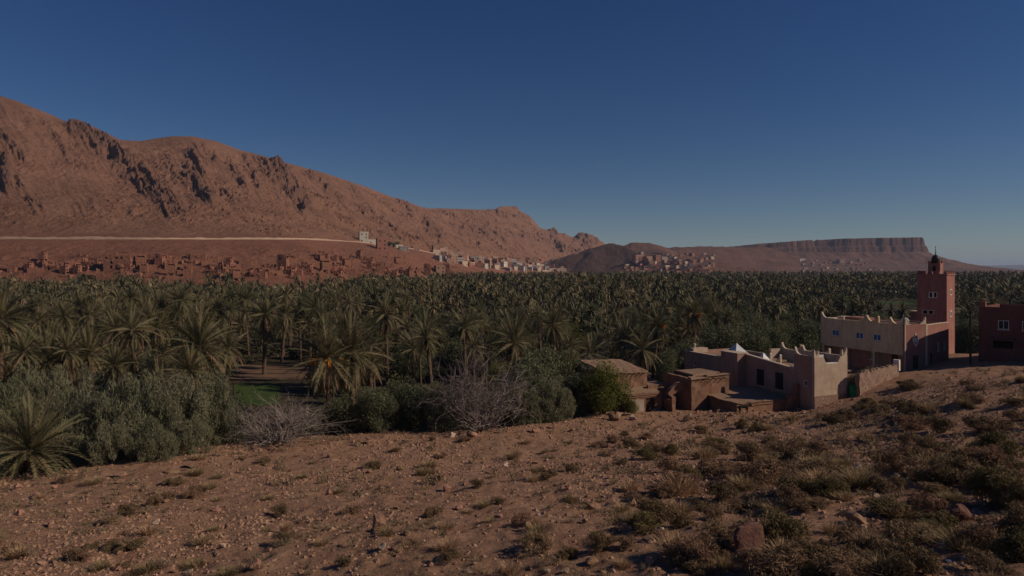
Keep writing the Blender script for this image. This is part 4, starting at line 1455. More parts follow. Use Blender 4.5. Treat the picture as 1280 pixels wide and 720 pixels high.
def mud_house():
    ox, oy = 20.0, 76.0
    t = thing('ruined_mud_house', 'ruined mud-brick house with collapsed roof beside the bright green bush', 'house', (ox, oy, 0.9), math.radians(23))

    def wl(a, L, h, seed, axis, off, low=0.85, holes=(), m='mud_wall', z=-0.6, name='wall', th=0.42):
        xs, zs, occ = ragged(L, h - z, 0.42, seed, low, [(q[0], q[1], q[2] - z, q[3] - z) for q in holes])
        V, Q = wall_cells(xs + a, zs + z, occ, th, axis, off, 0.035, seed)
        mb = MB(); mb.add(V, Q=Q)
        return mb.build(name, M[m], t)
    # right-hand room, lit front
    wl(0, 2.1, 3.95, 1, 'x', 0.0, 0.97)
    wl(2.1, 3.3, 4.1, 2, 'x', 0.25, 0.95)
    wl(0.42, 4.6, 3.9, 3, 'y', 0.0, 0.95)
    wl(0.3, 5.0, 4.0, 4, 'x', 5.0, 0.8)
    wl(0.6, 4.4, 4.1, 5, 'y', 5.0, 0.9)
    b = MB()
    for i in range(7):
        b.tube([(0.1 + i * 0.75, -0.25, 3.75), (0.1 + i * 0.75, 5.2, 3.85)], 0.06, 5)
    b.build('roof_beams', M['wood_dark'], t)
    b = MB(); b.box(1.6, 5.3, 1.8, 5.2, 3.92, 4.1).jitter(0.05, 8); b.build('roof', M['mud_roof'], t)
    b = MB(); b.box(-0.12, 2.2, -0.15, 0.5, 3.9, 4.02, (0.05, 0.0)).jitter(0.03, 9); b.box(2.2, 5.5, 0.1, 0.75, 4.05, 4.18).jitter(0.03, 10); b.build('coping', M['mud_roof'], t)
    # recessed middle court
    wl(-3.4, 3.4, 2.9, 6, 'x', 3.4, 0.75)
    wl(0.4, 3.1, 2.5, 7, 'y', -2.3, 0.6, name='broken_wall')
    b = MB()
    pr = [(-2.2, 2.0), (-1.7, 2.5), (-1.0, 2.85), (0.1, 3.0), (0.1, 3.45), (-1.1, 3.4), (-2.0, 2.9), (-2.5, 2.35)]
    b.extr(pr, 0.9, 1.4, 'y').jitter(0.03, 5); b.build('arch_stub', M['mud_wall'], t)
    b = MB(); b.box(-3.0, 0.0, 3.8, 6.4, 2.6, 2.8).jitter(0.06, 11); b.build('roof', M['mud_roof'], t)
    # left-hand room with sloping slab roof
    wl(-7.0, 4.0, 4.5, 8, 'x', 4.2, 0.95)
    wl(4.62, 4.6, 4.4, 9, 'y', -7.0, 0.9)
    wl(4.62, 4.6, 4.5, 10, 'y', -3.42, 0.93)
    b = MB()
    V = [(x, y, 4.46 + 0.11 * (y - 4) + 0.04 * math.sin(x * 3 + y * 2) - 0.03 * (x + 5)) for y in np.linspace(4.12, 10.2, 9) for x in np.linspace(-8.6, -2.9, 9)]
    V = np.array(V); Vb = V.copy(); Vb[:, 2] -= 0.16
    q = grid_quads(9, 9)
    b.add(V, Q=q); b.add(Vb, Q=q[:, ::-1])
    ring = [i for i in range(9)] + [9 * k + 8 for k in range(1, 9)] + [72 + i for i in range(7, -1, -1)] + [9 * k for k in range(7, 0, -1)]
    n0 = len(V)
    b.add(np.concatenate([V, Vb]), Q=[(a, c, c + n0, a + n0) for a, c in zip(ring, ring[1:] + ring[:1])])
    b.build('roof', M['mud_roof'], t)
    b = MB()
    for i in range(6):
        b.tube([(-6.6 + i * 0.6, 3.85, 4.2), (-6.6 + i * 0.6, 4.3, 4.2)], 0.06, 5)
    b.build('roof_beams', M['wood_dark'], t)
    # lower front wall with a doorway and remains of whitewash
    wl(-6.8, 4.2, 2.3, 11, 'x', 2.0, 0.92, [(2.5, 3.3, 0.0, 1.8)])
    b = MB(); b.box(-4.4, -3.4, 2.25, 2.33, -0.2, 1.85); b.build('door', M['wood_dark'], t)
    wl(-6.6, 1.6, 1.7, 12, 'x', 1.93, 0.92, m='whitewash_worn', z=0.2, name='whitewashed_panel', th=0.1)
    b = MB()
    V = [(x, y, 2.2 + 0.22 * (y - 2.0) + 0.05 * math.sin(5 * x)) for y in np.linspace(1.9, 4.2, 4) for x in np.linspace(-6.9, -2.5, 8)]
    V = np.array(V); Vb = V.copy(); Vb[:, 2] -= 0.2
    b.add(V, Q=grid_quads(4, 8)); b.add(Vb, Q=grid_quads(4, 8)[:, ::-1])
    b.build('ledge', M['mud_roof'], t)
    # fallen earth at the foot
    for (cx, cy, s) in ((-3.6, 1.8, 0.9), (-1.2, 2.3, 0.8), (0.9, -0.6, 0.7)):
        rr_ = np.random.default_rng(int(s * 100))
        V = [(0, 0, s * 0.55)] + [(math.cos(k * PI / 4) * s * rr_.uniform(0.4, 0.6), math.sin(k * PI / 4) * s * rr_.uniform(0.4, 0.6), s * rr_.uniform(0.25, 0.45)) for k in range(8)] + \
            [(math.cos(k * PI / 4) * s * rr_.uniform(1, 1.4), math.sin(k * PI / 4) * s * rr_.uniform(1, 1.4), -0.6) for k in range(8)]
        T = [(0, 1 + k, 1 + (k + 1) % 8) for k in range(8)]
        Q = [(1 + k, 9 + k, 9 + (k + 1) % 8, 1 + (k + 1) % 8) for k in range(8)]
        MB().add(np.array(V) + np.array([cx, cy, 0.1]), T, Q).build('fallen_earth', M['mud_roof'], t)


mud_house()


def cream_house():
    t = thing('cream_house', 'cream two-storey house with overhanging upper floor and small blue windows', 'house', (49.5, 86.0, 4.1), math.radians(20.4))
    holes = [(a, a + 1.25, 3.55, 4.4) for a in (3.5, 6.3, 10.4)]
    w = MB()
    V, Q = wall_holes(0.3, 13.7, 2.35, 5.95, 0.3, holes, 'y', 0.0)
    w.add(V, Q=Q); w.build('wall', M['plaster_cream'], t)
    for h in holes:
        win(t, 'y', *h, 0.0, 1, 'glass_blue', depth=0.2)
    w = MB(); w.box(0.0, 3.7, 0.0, 0.3, -1.5, 5.95); w.build('wall', M['plaster_pink'], t)
    w = MB()
    for (a, b) in ((-0.03, 0.13), (3.57, 3.73)):
        w.box(a, b, -0.04, 0.0, -0.2, 5.95)
    w.build('corner_trim', M['coping_pale'], t)
    w = MB()
    for s1, s2 in (((1.85, 3.15), (2.35, 3.95)), ((2.35, 3.95), (1.85, 4.75)), ((1.85, 4.75), (1.35, 3.95)), ((1.35, 3.95), (1.85, 3.15))):
        w.tube([(s1[0], -0.03, s1[1]), (s2[0], -0.03, s2[1])], 0.075, 4)
    w.build('diamond_ornament', M['white_paint'], t)
    w = MB(); w.box(1.6, 2.1, -0.05, -0.004, 3.7, 4.2); w.build('ornament_centre', M['white_paint'], t)
    w = MB(); w.box(1.4, 2.3, -0.03, 0.02, 0.0, 2.0); w.build('door', M['wood_dark'], t)
    w = MB(); w.box(0.3, 3.7, 13.4, 13.7, -1.5, 5.95); w.box(3.7, 4.0, 0.02, 13.7, -1.5, 5.95); w.build('wall', M['plaster_cream'], t)
    w = MB(); w.box(0.02, 3.7, 0.3, 13.4, 2.05, 2.345); w.build('floor_slab', M['plaster_cream'], t)
    w = MB(); w.box(0.3, 3.7, 0.3, 13.4, 5.2, 5.4); w.build('roof', M['mud_roof'], t)
    # recessed ground floor: wall, door, columns
    w = MB(); V, Q = wall_holes(0.3, 13.4, -1.5, 2.05, 0.3, [(2.4, 3.4, 0.0, 1.9), (6.0, 7.0, 0.7, 1.7), (9.0, 10.0, 0.0, 1.9)], 'y', 1.7)
    w.add(V, Q=Q); w.build('wall', M['plaster_rose'], t)
    for a in (2.4, 9.0):
        MB().box(1.85, 1.9, a, a + 1.0, 0.0, 1.9).build('door', M['wood_dark'], t)
    win(t, 'y', 6.0, 7.0, 0.7, 1.7, 1.7, 1)
    for a in (4.6, 9.0, 13.2):
        MB().box(0.1, 0.4, a, a + 0.3, -1.5, 2.05).build('column', M['plaster_cream'], t)
    # parapet horns and low swags
    for (a, fl) in ((13.7, True), (5.9, True), (5.8, False), (3.9, False), (2.3, True), (0.0, False)):
        horn(t, M['coping_pale'] if a in (0.0, 13.7) else M['plaster_cream'], (0.0, a, 5.95), fl, 'y', 0.85, 1.3)
    for (a, fl) in ((0.0, False), (3.7, True)):
        horn(t, M['coping_pale'], (a, 0.0, 5.95), fl, 'x', 0.95, 1.2)
    w = MB(); w.box(-0.02, 0.32, 11.2, 12.6, 5.953, 6.0); w.build('coping', M['white_paint'], t)
    w = MB(); w.box(1.2, 3.4, 7.5, 10.5, 5.4, 6.3); w.build('roof_room', M['plaster_pink'], t)
    w = MB(); w.box(2.0, 3.6, 11.5, 12.6, 5.4, 6.2); w.build('water_tank', M['coping_pale'], t)


cream_house()
# satellite dish on the cream house
t = thing('satellite_dish', 'white satellite dish behind the front parapet of the cream house', 'satellite dish', (50.4, 87.5, 9.5), math.radians(-30))
MB().tube([(0, 0, -0.05), (0, 0, 0.75)], 0.04, 6).build('mast', M['metal_dark'], t)
V = []
for i in range(5):
    rr_ = 0.48 * i / 4
    for k in range(16):
        V.append((rr_ * math.cos(k * PI / 8), -0.1 + 0.5 * rr_ * rr_, rr_ * math.sin(k * PI / 8)))
Q = [(i * 16 + k, i * 16 + (k + 1) % 16, (i + 1) * 16 + (k + 1) % 16, (i + 1) * 16 + k) for i in range(4) for k in range(16)]
link('dish', mesh_np('dish', V, Q=Q, smooth=True, mats=[M['white_paint']]), t, (0, 0, 0.95), (math.radians(-25), 0, 0))
MB().tube([(0, -0.05, 0.75), (0, -0.5, 0.85), (0, -0.52, 1.0)], 0.025, 5).build('feed_arm', M['metal_dark'], t)


def mosque():
    t = thing('mosque', 'red mosque with square minaret, lantern and dark dome', 'mosque', (63.7, 100.0, 4.0), math.radians(43.5))
    W = 3.9
    H = 12.2
    w = MB()
    V, Q = wall_holes(0.0, W, -1.5, H, 0.3, [(1.3, 1.62, 8.9, 9.6), (1.88, 2.2, 8.9, 9.6)], 'y', 0.0)
    w.add(V, Q=Q)
    w.box(0.3, W + 0.3, 0.0, 0.3, -1.5, H); w.box(W, W + 0.3, 0.3, W, -1.5, H); w.box(0.3, W, W - 0.3, W, -1.5, H)
    w.box(0.3, W, 0.3, W - 0.3, H - 0.5, H - 0.3)
    sh = w.build('minaret_shaft', M['plaster_minaret'], t)
    # twin arched window with white surround
    w = MB()
    for a in (1.3, 1.88):
        w.box(0.12, 0.16, a, a + 0.32, 8.9, 9.6)
    w.build('window', M['dark_opening'], sh)
    w = MB()
    w.box(-0.05, 0.0, 1.2, 1.29, 8.9, 9.6); w.box(-0.05, 0.0, 2.21, 2.3, 8.9, 9.6); w.box(-0.05, 0.0, 1.63, 1.87, 8.9, 9.6); w.box(-0.05, 0.0, 1.2, 2.3, 9.603, 9.68); w.box(-0.07, 0.0, 1.15, 2.35, 8.8, 8.897)
    w.build('window_surround', M['white_paint'], sh)
    # quoins on the lit corner, brick bands
    q = MB()
    for i in range(26):
        z = 1.6 + i * 0.4
        wd = 0.34 if i % 2 else 0.22
        q.box(-0.035, -0.002, 0.0, wd, z, z + 0.2)
        q.box(-0.035, wd, -0.035, -0.002, z, z + 0.2)
        q.box(W + 0.3 - wd, W + 0.302, -0.035, -0.002, z, z + 0.2)
    q.build('quoins', M['plaster_pink'], t)['kind'] = 'stuff'
    for z in (6.0, 9.2):
        q = MB()
        q.box(1.7, 2.5, -0.05, -0.002, z, z + 0.9); q.build('window', M['white_paint'], t)
        q = MB(); q.box(1.85, 2.35, -0.06, -0.052, z + 0.12, z + 0.78); q.build('pane', M['glass_dark'], t)
    q = MB(); q.box(-0.12, W + 0.42, -0.12, W + 0.12, H, H + 0.18); q.build('cornice', M['plaster_pink'], t)
    # merlons around the top
    for i in range(5):
        u = 0.02 + i * (W - 0.25) / 4
        for (x0, y0) in ((u, -0.02), (u, W - 0.26), (-0.02, u), (W + 0.04, u)):
            q = MB(); q.box(x0, x0 + 0.3, y0, y0 + 0.28, H + 0.18, H + 0.42); q.box(x0 + 0.08, x0 + 0.22, y0 + 0.06, y0 + 0.22, H + 0.42, H + 0.62)
            q.build('merlon', M['plaster_pink'], t)
    # lantern, dome, finial
    c = W / 2
    q = MB(); q.box(c - 0.75, c + 0.85, c - 0.8, c + 0.8, H + 0.18, H + 1.75); la = q.build('lantern', M['plaster_minaret'], t)
    q = MB(); q.box(c - 0.78, c - 0.752, c - 0.22, c + 0.22, H + 0.6, H + 1.3); q.build('window', M['dark_opening'], la)
    for sx in (-0.75, 0.55):
        for sy in (-0.8, 0.5):
            q = MB(); q.box(c + sx, c + sx + 0.3, c + sy, c + sy + 0.3, H + 1.75, H + 2.1); q.build('merlon', M['plaster_pink'], la)
    q = MB(); q.lathe([(0.5, H + 1.75), (0.5, H + 1.95), (0.58, H + 2.2), (0.56, H + 2.5), (0.42, H + 2.8), (0.2, H + 3.0), (0.05, H + 3.1)], c + 0.05, c, 14)
    q.build('dome', M['metal_dark'], t, smooth=True)
    q = MB(); q.lathe([(0.04, H + 3.05), (0.04, H + 3.2), (0.15, H + 3.3), (0.04, H + 3.42), (0.03, H + 3.6), (0.1, H + 3.7), (0.03, H + 3.8), (0.03, H + 4.05), (0.06, H + 4.12), (0.01, H + 4.4)], c + 0.05, c, 8)
    q.build('finial', M['metal_dark'], t)
    # white arched window low on the shaft, above the prayer hall roof
    q = MB(); q.box(-0.05, -0.002, 1.6, 3.2, 6.35, 7.0); q.build('window_surround', M['coping_pale'], t)
    q = MB(); q.box(-0.06, -0.052, 1.75, 2.3, 6.42, 6.9); q.box(-0.06, -0.052, 2.5, 3.05, 6.42, 6.9); q.build('window', M['dark_opening'], t)
    # annex behind the minaret
    q = MB(); q.box(W + 0.31, W + 2.6, 0.6, 6.0, -1.5, 6.4); q.build('annex', M['plaster_pink'], t)
    q = MB(); q.box(W + 0.31, W + 2.7, 0.5, 6.1, 6.4, 6.52); q.build('coping', M['coping_pale'], t)


mosque()


def prayer_hall():
    t = thing('prayer_hall', 'low shaded hall joining the cream house to the minaret', 'building', (53.1, 87.4, 4.1), math.radians(38))
    w = MB()
    holes = [(1.2, 2.1, 0.0, 2.1), (3.2, 4.1, 2.2, 3.3), (5.2, 6.1, 2.2, 3.3)]
    V, Q = wall_holes(0.0, 7.2, -1.5, 5.75, 0.35, holes, 'x', 0.0)
    w.add(V, Q=Q); w.box(6.85, 7.2, 0.35, 11.0, -1.5, 5.75); w.box(0, 0.35, 0.35, 11.0, -1.5, 5.75); w.box(0.35, 6.85, 10.65, 11, -1.5, 5.75)
    w.build('wall', M['plaster_pink'], t)
    MB().box(0.35, 6.85, 0.35, 10.65, 5.0, 5.2).build('roof', M['mud_roof'], t)
    MB().box(1.2, 2.1, 0.15, 0.2, 0, 2.1).build('door', M['wood_dark'], t)
    win(t, 'x', 3.2, 4.1, 2.2, 3.3, 0.0, 1); win(t, 'x', 5.2, 6.1, 2.2, 3.3, 0.0, 1)
    MB().box(-0.05, 7.25, -0.05, 0.4, 5.753, 5.85).build('coping', M['coping_pale'], t)


prayer_hall()


def right_house():
    t = thing('red_house', 'dark red shaded house with white window frames beside the utility pole', 'house', (67.8, 74.9, 5.2), math.radians(43.5))
    L = 14.0  # near end stretched out of view to shade the ground in front
    holes = [(10.9, 12.0, 4.5, 5.6), (6.2, 7.3, 4.5, 5.6), (10.5, 12.5, 2.2, 3.1), (7.2, 9.0, 2.2, 3.1), (8.4, 9.6, 4.5, 5.6)]
    w = MB(); V, Q = wall_holes(0.0, L, -1.8, 7.2, 0.35, holes, 'y', 0.0)
    w.add(V, Q=Q); w.box(0.35, 10, 0, 0.35, -1.8, 7.2); w.box(9.65, 10, 0.35, L, -1.8, 7.2); w.box(0.35, 9.65, L - 0.35, L, -1.8, 7.2)
    w.build('wall', M['plaster_maroon'], t)
    MB().box(0.35, 9.65, 0.35, L - 0.35, 6.3, 6.5).build('roof', M['mud_roof'], t)
    for h in holes[:2] + holes[4:]:
        win(t, 'y', *h, 0.0, 1)
    for h in holes[2:4]:
        MB().box(0.2, 0.24, h[0], h[1], h[2], h[3]).build('opening_shade', M['dark_opening'], t)  # dark sheet standing in for the shade inside the opening
        MB().box(-0.9, 0.0, h[0] - 0.3, h[1] + 0.3, h[3] + 0.1, h[3] + 0.22).build('canopy', M['plaster_maroon'], t)
    for (a) in (L - 0.7, 4.2, 0.0):
        MB().box(0.0, 0.6, a, a + 0.7, 7.2, 7.85).build('parapet_pier', M['plaster_red'], t)
    w = MB(); w.box(0.05, 0.3, 0.7, 4.2, 7.2, 7.35); w.box(0.05, 0.3, 4.9, 11.6, 7.2, 7.5); w.build('parapet', M['plaster_maroon'], t)
    MB().box(3.0, 8.0, 3.0, 9.0, 6.5, 7.9).build('roof_room', M['plaster_maroon'], t)


right_house()

# utility pole, barrel, garden wall, fence posts
t = thing('utility_pole', 'dark slender utility pole at the corner of the shaded red house', 'pole', (X(1213, 83), 83, g1(X(1213, 83), 83) - 0.3), 0.2)
MB().tube([(0, 0, 0), (0.02, 0, 3.5), (0.0, 0, 7.0)], [0.14, 0.12, 0.10], 8).build('shaft', M['wood_dark'], t)
MB().box(-0.5, 0.5, -0.06, 0.06, 6.3, 6.42).build('crossarm', M['wood_dark'], t)
for a in (-0.42, 0.0, 0.42):
    MB().lathe([(0.05, 6.42), (0.07, 6.5), (0.03, 6.6)], a, 0, 6).build('insulator', M['concrete'], t)

bx, by = X(1066, 75.6), 75.6
t = thing('barrel', 'green plastic barrel in the dark nook beside the horned tower', 'barrel', (bx, by, g1(bx, by) - 0.02), 0)
MB().lathe([(0.36, 0.0), (0.40, 0.06), (0.42, 0.35), (0.44, 0.4), (0.42, 0.45), (0.42, 0.8), (0.44, 0.85), (0.42, 0.9), (0.39, 1.18), (0.33, 1.24)], 0, 0, 18).build('body', M['barrel_green'], t, smooth=True)
MB().lathe([(0.20, 1.24), (0.20, 1.3), (0.05, 1.31)], 0, 0, 12).build('lid', M['barrel_green'], t)

t = thing('rubble_wall', 'sunlit rubble stone wall below the cream house garden', 'wall', (38.15, 74.9, 2.75), math.atan2(5.7, 7.0))
xs = np.linspace(0, 10.4, 19); zs = np.linspace(-1.3, 2.35, 8)
V, Q = wall_cells(xs, zs, np.ones((18, 7)), 0.45, 'x', 0, 0.05, 3)
V[:, 2] += np.where(V[:, 2] > 0, 0.5, 0) + V[:, 0] * 0.0
MB().add(V, Q=Q).build('wall', M['rubble_stone'], t)
V, Q = wall_cells(np.linspace(0, 10.4, 26), [2.3, 2.5], (np.random.default_rng(4).random((25, 1)) < 0.7), 0.4, 'x', 0.03, 0.04, 9)
V[:, 2] += 0.5
MB().add(V, Q=Q).build('cap_stones', M['rubble_stone'], t)
MB().box(10.1, 10.5, -0.1, 0.55, 2.2, 3.5).build('gate_post', M['white_paint'], t)
t = thing('nook_wall', 'short shaded wall behind the green barrel', 'wall', (37.2, 79.4, 2.6), math.radians(10))
V, Q = wall_cells(np.linspace(-0.3, 4.2, 8), np.linspace(-1.2, 2.1, 6), np.ones((7, 5)), 0.4, 'x', 0, 0.04, 2)
MB().add(V, Q=Q).build('wall', M['mud_wall'], t)
for i, (a, b) in enumerate(((40.6, 81.2), (43.2, 82.6), (45.4, 84.2))):
    t = tag(MB().tube([(0, 0, -0.5), (0, 0, 2.9)], 0.04, 6).build('fence_post', M['metal_dark'], None, (a, b, g1(a, b))), 'thin metal post in the garden of the cream house', 'post', 'garden fence posts')
# garden behind the rubble wall
for i, (u, v, w_, h_) in enumerate(((1.2, 1.6, 2.6, 2.2), (3.2, 1.6, 2.8, 2.6), (5.2, 1.4, 2.6, 2.7), (7.2, 1.5, 2.4, 2.6))):
    a = math.atan2(5.7, 7.0)
    tree('garden_shrub', OLI, 38.15 + u * math.cos(a) - v * math.sin(a), 74.9 + u * math.sin(a) + v * math.cos(a), w_, h_ * 0.75, i, 'green shrub growing behind the rubble stone wall', 'shrub', 'shrubs behind the rubble wall')


# dark animal in front of the low store
def animal():
    x, y = X(930, 71.5), 71.5
    t = thing('animal', 'black four-legged animal standing before the low mud store', 'animal', (x, y, g1(x, y) + 0.0), math.radians(12))
    bm = bmesh.new()
    J = [((-0.5, 0, 0.78), 0.16), ((-0.15, 0, 0.74), 0.2), ((0.25, 0, 0.76), 0.19), ((0.45, 0, 0.84), 0.14), ((0.66, 0, 0.92), 0.09), ((0.78, 0, 0.88), 0.085), ((0.95, 0, 0.74), 0.05),
         ((-0.5, 0.12, 0.55), 0.09), ((-0.44, 0.12, 0.38), 0.05), ((-0.52, 0.12, 0.22), 0.04), ((-0.49, 0.12, 0.02), 0.04),
         ((-0.5, -0.12, 0.55), 0.09), ((-0.46, -0.12, 0.38), 0.05), ((-0.56, -0.12, 0.22), 0.04), ((-0.53, -0.12, 0.02), 0.04),
         ((0.32, 0.12, 0.5), 0.07), ((0.33, 0.12, 0.27), 0.04), ((0.32, 0.12, 0.02), 0.04),
         ((0.34, -0.12, 0.5), 0.07), ((0.36, -0.12, 0.27), 0.04), ((0.34, -0.12, 0.02), 0.04),
         ((-0.66, 0, 0.78), 0.03), ((-0.76, 0, 0.55), 0.025), ((0.74, 0.1, 1.02), 0.025), ((0.74, -0.1, 1.02), 0.025)]
    E = [(0, 1), (1, 2), (2, 3), (3, 4), (4, 5), (5, 6), (0, 7), (7, 8), (8, 9), (9, 10), (0, 11), (11, 12), (12, 13), (13, 14), (2, 15), (15, 16), (16, 17), (2, 18), (18, 19), (19, 20), (0, 21), (21, 22), (5, 23), (5, 24)]
    vs = [bm.verts.new(p) for p, _ in J]
    for a, b in E:
        bm.edges.new((vs[a], vs[b]))
    me = bpy.data.meshes.new('body')
    bm.to_mesh(me); bm.free()
    o = link('body', me, t)
    md = o.modifiers.new('skin', 'SKIN')
    md.use_smooth_shade = True
    for i, (_, rad) in enumerate(J):
        o.data.skin_vertices[0].data[i].radius = (rad, rad)
    o.data.skin_vertices[0].data[0].use_root = True
    o.modifiers.new('sub', 'SUBSURF').levels = 1
    me.materials.append(M['animal_black'])


animal()

# ------------------------------------------------------------------ old mud quarter on the slope below the road
def ruin_proto(kind, seed):
    """walls of a roofless mud house, local, base at 0"""
    r = np.random.default_rng(seed)
    W, D, H = {'roofless': (11, 9, 7), 'tower': (6, 6, 11), 'low': (12, 8, 3.6), 'block': (17, 11, 10)}[kind]
    out = []
    for k in range(4):
        L = W if k % 2 == 0 else D
        h = H * r.uniform(0.75, 1.05)
        holes = []
        if kind != 'low':
            for f in range(int(h // 3)):
                for c in range(int(L // 3.2)):
                    if r.random() < 0.55:
                        a = 1.2 + c * 3.1 + r.uniform(0, 0.6)
                        holes.append((a, a + 0.8, 1.4 + f * 3 + 2, 2.6 + f * 3 + 2))
            if r.random() < 0.7:
                a = r.uniform(0.2, 0.7) * L
                holes.append((a, a + 1.3, 2.0, 4.4))
        low = {'roofless': 0.6, 'tower': 0.85, 'low': 0.5, 'block': 0.93}[kind]
        xs, zs, occ = ragged(L, h + 2, 0.8, seed * 7 + k, low, holes)
        if k == 0:
            V, Q = wall_cells(xs, zs - 2, occ, 0.7, 'x', 0.0, 0.07, seed + k)
        elif k == 2:
            V, Q = wall_cells(xs, zs - 2, occ, 0.7, 'x', D - 0.7, 0.07, seed + k)
        elif k == 1:
            V, Q = wall_cells(xs, zs - 2, occ, 0.7, 'y', W - 0.7, 0.07, seed + k)
        else:
            V, Q = wall_cells(xs, zs - 2, occ, 0.7, 'y', 0.0, 0.07, seed + k)
        V[:, 0] -= W / 2
        out.append(mesh_np('wall', V, Q=Q, mats=[M['mud_ruin']]))
    if kind in ('block', 'tower', 'roofless'):
        zf = H * (0.55 if kind == 'roofless' else 0.86)
        x1 = W / 2 - 0.5 if kind != 'roofless' else 0.0
        out.append(MB().box(-W / 2 + 0.5, x1, 0.5, D - 0.5, zf, zf + 0.35).mesh('roof', M['mud_ruin']))
    return out


RUINS = [('roofless', ruin_proto('roofless', 1)), ('roofless', ruin_proto('roofless', 2)), ('tower', ruin_proto('tower', 3)), ('low', ruin_proto('low', 4)), ('block', ruin_proto('block', 5)), ('roofless', ruin_proto('roofless', 6)), ('tower', ruin_proto('tower', 7)), ('low', ruin_proto('low', 8))]
RL = {'roofless': 'roofless red mud-brick ruin', 'tower': 'narrow tower-like mud ruin', 'low': 'crumbled low mud walls', 'block': 'large square mud house'}


def ruin_zone(px, py):
    a = 'just above the palm edge' if py > 341 else ('high under the road' if py < 331 else 'halfway up the red slope')
    b = ', near the largest mud block' if abs(px - 146) < 45 else (', towards the spur houses' if px > 400 else (', on the gullied middle stretch' if px > 255 else ''))
    return ' ' + a + b


rr_ = random.Random(21)


def ruin(px, py, k, sc, rz, label=None):
    hh = hit(px, py, mountain_xy, float(np.interp(px, *D0)) - 8, float(np.interp(px, *D1)) + 30, 1.5)
    if not hh:
        return
    kind, ms = RUINS[k]
    d, z = hh
    t = thing('ruined_mud_house', label or ('small ' if sc < 0.72 else '') + RL[kind] + ruin_zone(px, py), 'ruin', (X(px, d), d, z - 0.4), rz, 'ruined houses of the old mud quarter')
    for m in ms:
        link(m.name.split('.')[0], m, t, (0, 0, 0), None, (sc, sc, sc))


ruin(146, 337, 4, 0.92, 0.22, 'largest square mud block of the old quarter, its front wall whole')
placed = [(146, 337)]
for px, py, k, sc in [(112, 334, 0, 0.9), (166, 333, 1, 0.8), (176, 336, 2, 0.9), (186, 330, 5, 0.8), (198, 333, 6, 0.8), (212, 330, 0, 0.8), (230, 340, 1, 1.0), (214, 345, 2, 0.8), (234, 346, 6, 0.8),
                      (62, 338, 0, 0.8), (46, 332, 3, 0.9), (8, 342, 1, 0.9), (24, 338, 3, 0.9), (78, 344, 2, 0.7), (92, 330, 3, 0.8), (100, 322, 3, 0.7), (272, 344, 0, 0.9), (262, 336, 3, 0.8), (288, 342, 5, 0.9),
                      (296, 352, 2, 0.8), (284, 350, 1, 0.8), (306, 346, 1, 0.8), (316, 340, 3, 0.8), (322, 348, 5, 0.9), (338, 340, 0, 0.75), (352, 338, 6, 1.1), (345, 346, 1, 0.9), (366, 344, 3, 1.0),
                      (380, 338, 0, 0.8), (408, 342, 2, 1.0), (418, 344, 1, 0.9), (396, 345, 5, 0.8), (436, 344, 5, 0.9), (448, 345, 1, 0.9), (462, 344, 0, 0.9), (476, 342, 6, 1.0), (488, 345, 5, 1.0), (504, 344, 1, 1.1),
                      (520, 342, 0, 1.0), (534, 344, 6, 1.2), (548, 343, 5, 1.2), (558, 345, 2, 1.3), (566, 342, 4, 1.0)]:
    ruin(px, py, k, sc, rr_.uniform(-0.15, 0.75)); placed.append((px, py))
tries = 0
n = 0
while n < 80 and tries < 2500:
    tries += 1
    px = rr_.uniform(-60, 500); py = rr_.uniform(322, 349)
    if any(abs(px - a) < 7.5 and abs(py - b) < 3.6 for a, b in placed):
        continue
    if py < 330 and rr_.random() < 0.6:
        continue
    placed.append((px, py)); n += 1
    ruin(px, py, rr_.choice((0, 1, 3, 3, 5, 7, 2, 7)), rr_.uniform(0.55, 0.9), rr_.uniform(-0.2, 0.8))


# ------------------------------------------------------------------ villages
def house_mesh(w, d, h, seed, m):
    """flat-roofed house with parapet and recessed windows; wall slot 0, openings slot 1"""
    r = np.random.default_rng(seed)
    mb = MB(); mi = []
    mb.box(-w / 2 + 0.35, w / 2 - 0.35, 0.35, d - 0.35, h - 1.0, h - 0.85)
    fl = max(1, int((h - 0.8) // 3))
    for axis, L, off in (('x', w, 0.0), ('y', d, -w / 2), ('y', d, w / 2 - 0.3), ('x', w, d - 0.3)):
        holes = []
        nc = max(1, int(L // 2.8))
        for f in range(fl):
            for c in range(nc):
                if r.random() < 0.75:
                    a = (c + 0.5) * L / nc - 0.55
                    holes.append((a, a + 1.1, 1.0 + f * 3, 2.3 + f * 3))
        if axis == 'x':
            holes = [(a - w / 2, b - w / 2, c, e) for a, b, c, e in holes]
            V, Q = wall_holes(-w / 2, w / 2, -4, h, 0.3, holes, 'x', off)
        else:
            V, Q = wall_holes(0.3, d - 0.3, -4, h, 0.3, [(max(0.5, a), min(d - 0.5, b), c, e) for a, b, c, e in holes], 'y', off)
        mb.add(V, Q=Q)
    nq = sum(len(q) for q in mb.Q)
    mb.box(-w / 2 + 0.32, w / 2 - 0.32, 0.32, d - 0.32, -3.5, h - 1.1)
    V = np.concatenate(mb.V); Q = np.concatenate(mb.Q)
    mi = np.zeros(len(Q), int); mi[nq:] = 1
    return mesh_np('village_house', V, Q=Q, mats=[m, M['dark_opening']], mi=mi)


HM = {}
for nm in ('pink', 'cream', 'grey', 'red', 'white'):
    HM[nm] = [house_mesh(9, 8, 6.6, 1, M['house_' + nm]), house_mesh(12, 9, 7.2, 2, M['house_' + nm]), house_mesh(8, 8, 10, 3, M['house_' + nm]), house_mesh(14, 8, 4.2, 4, M['house_' + nm])]
rv = random.Random(33)


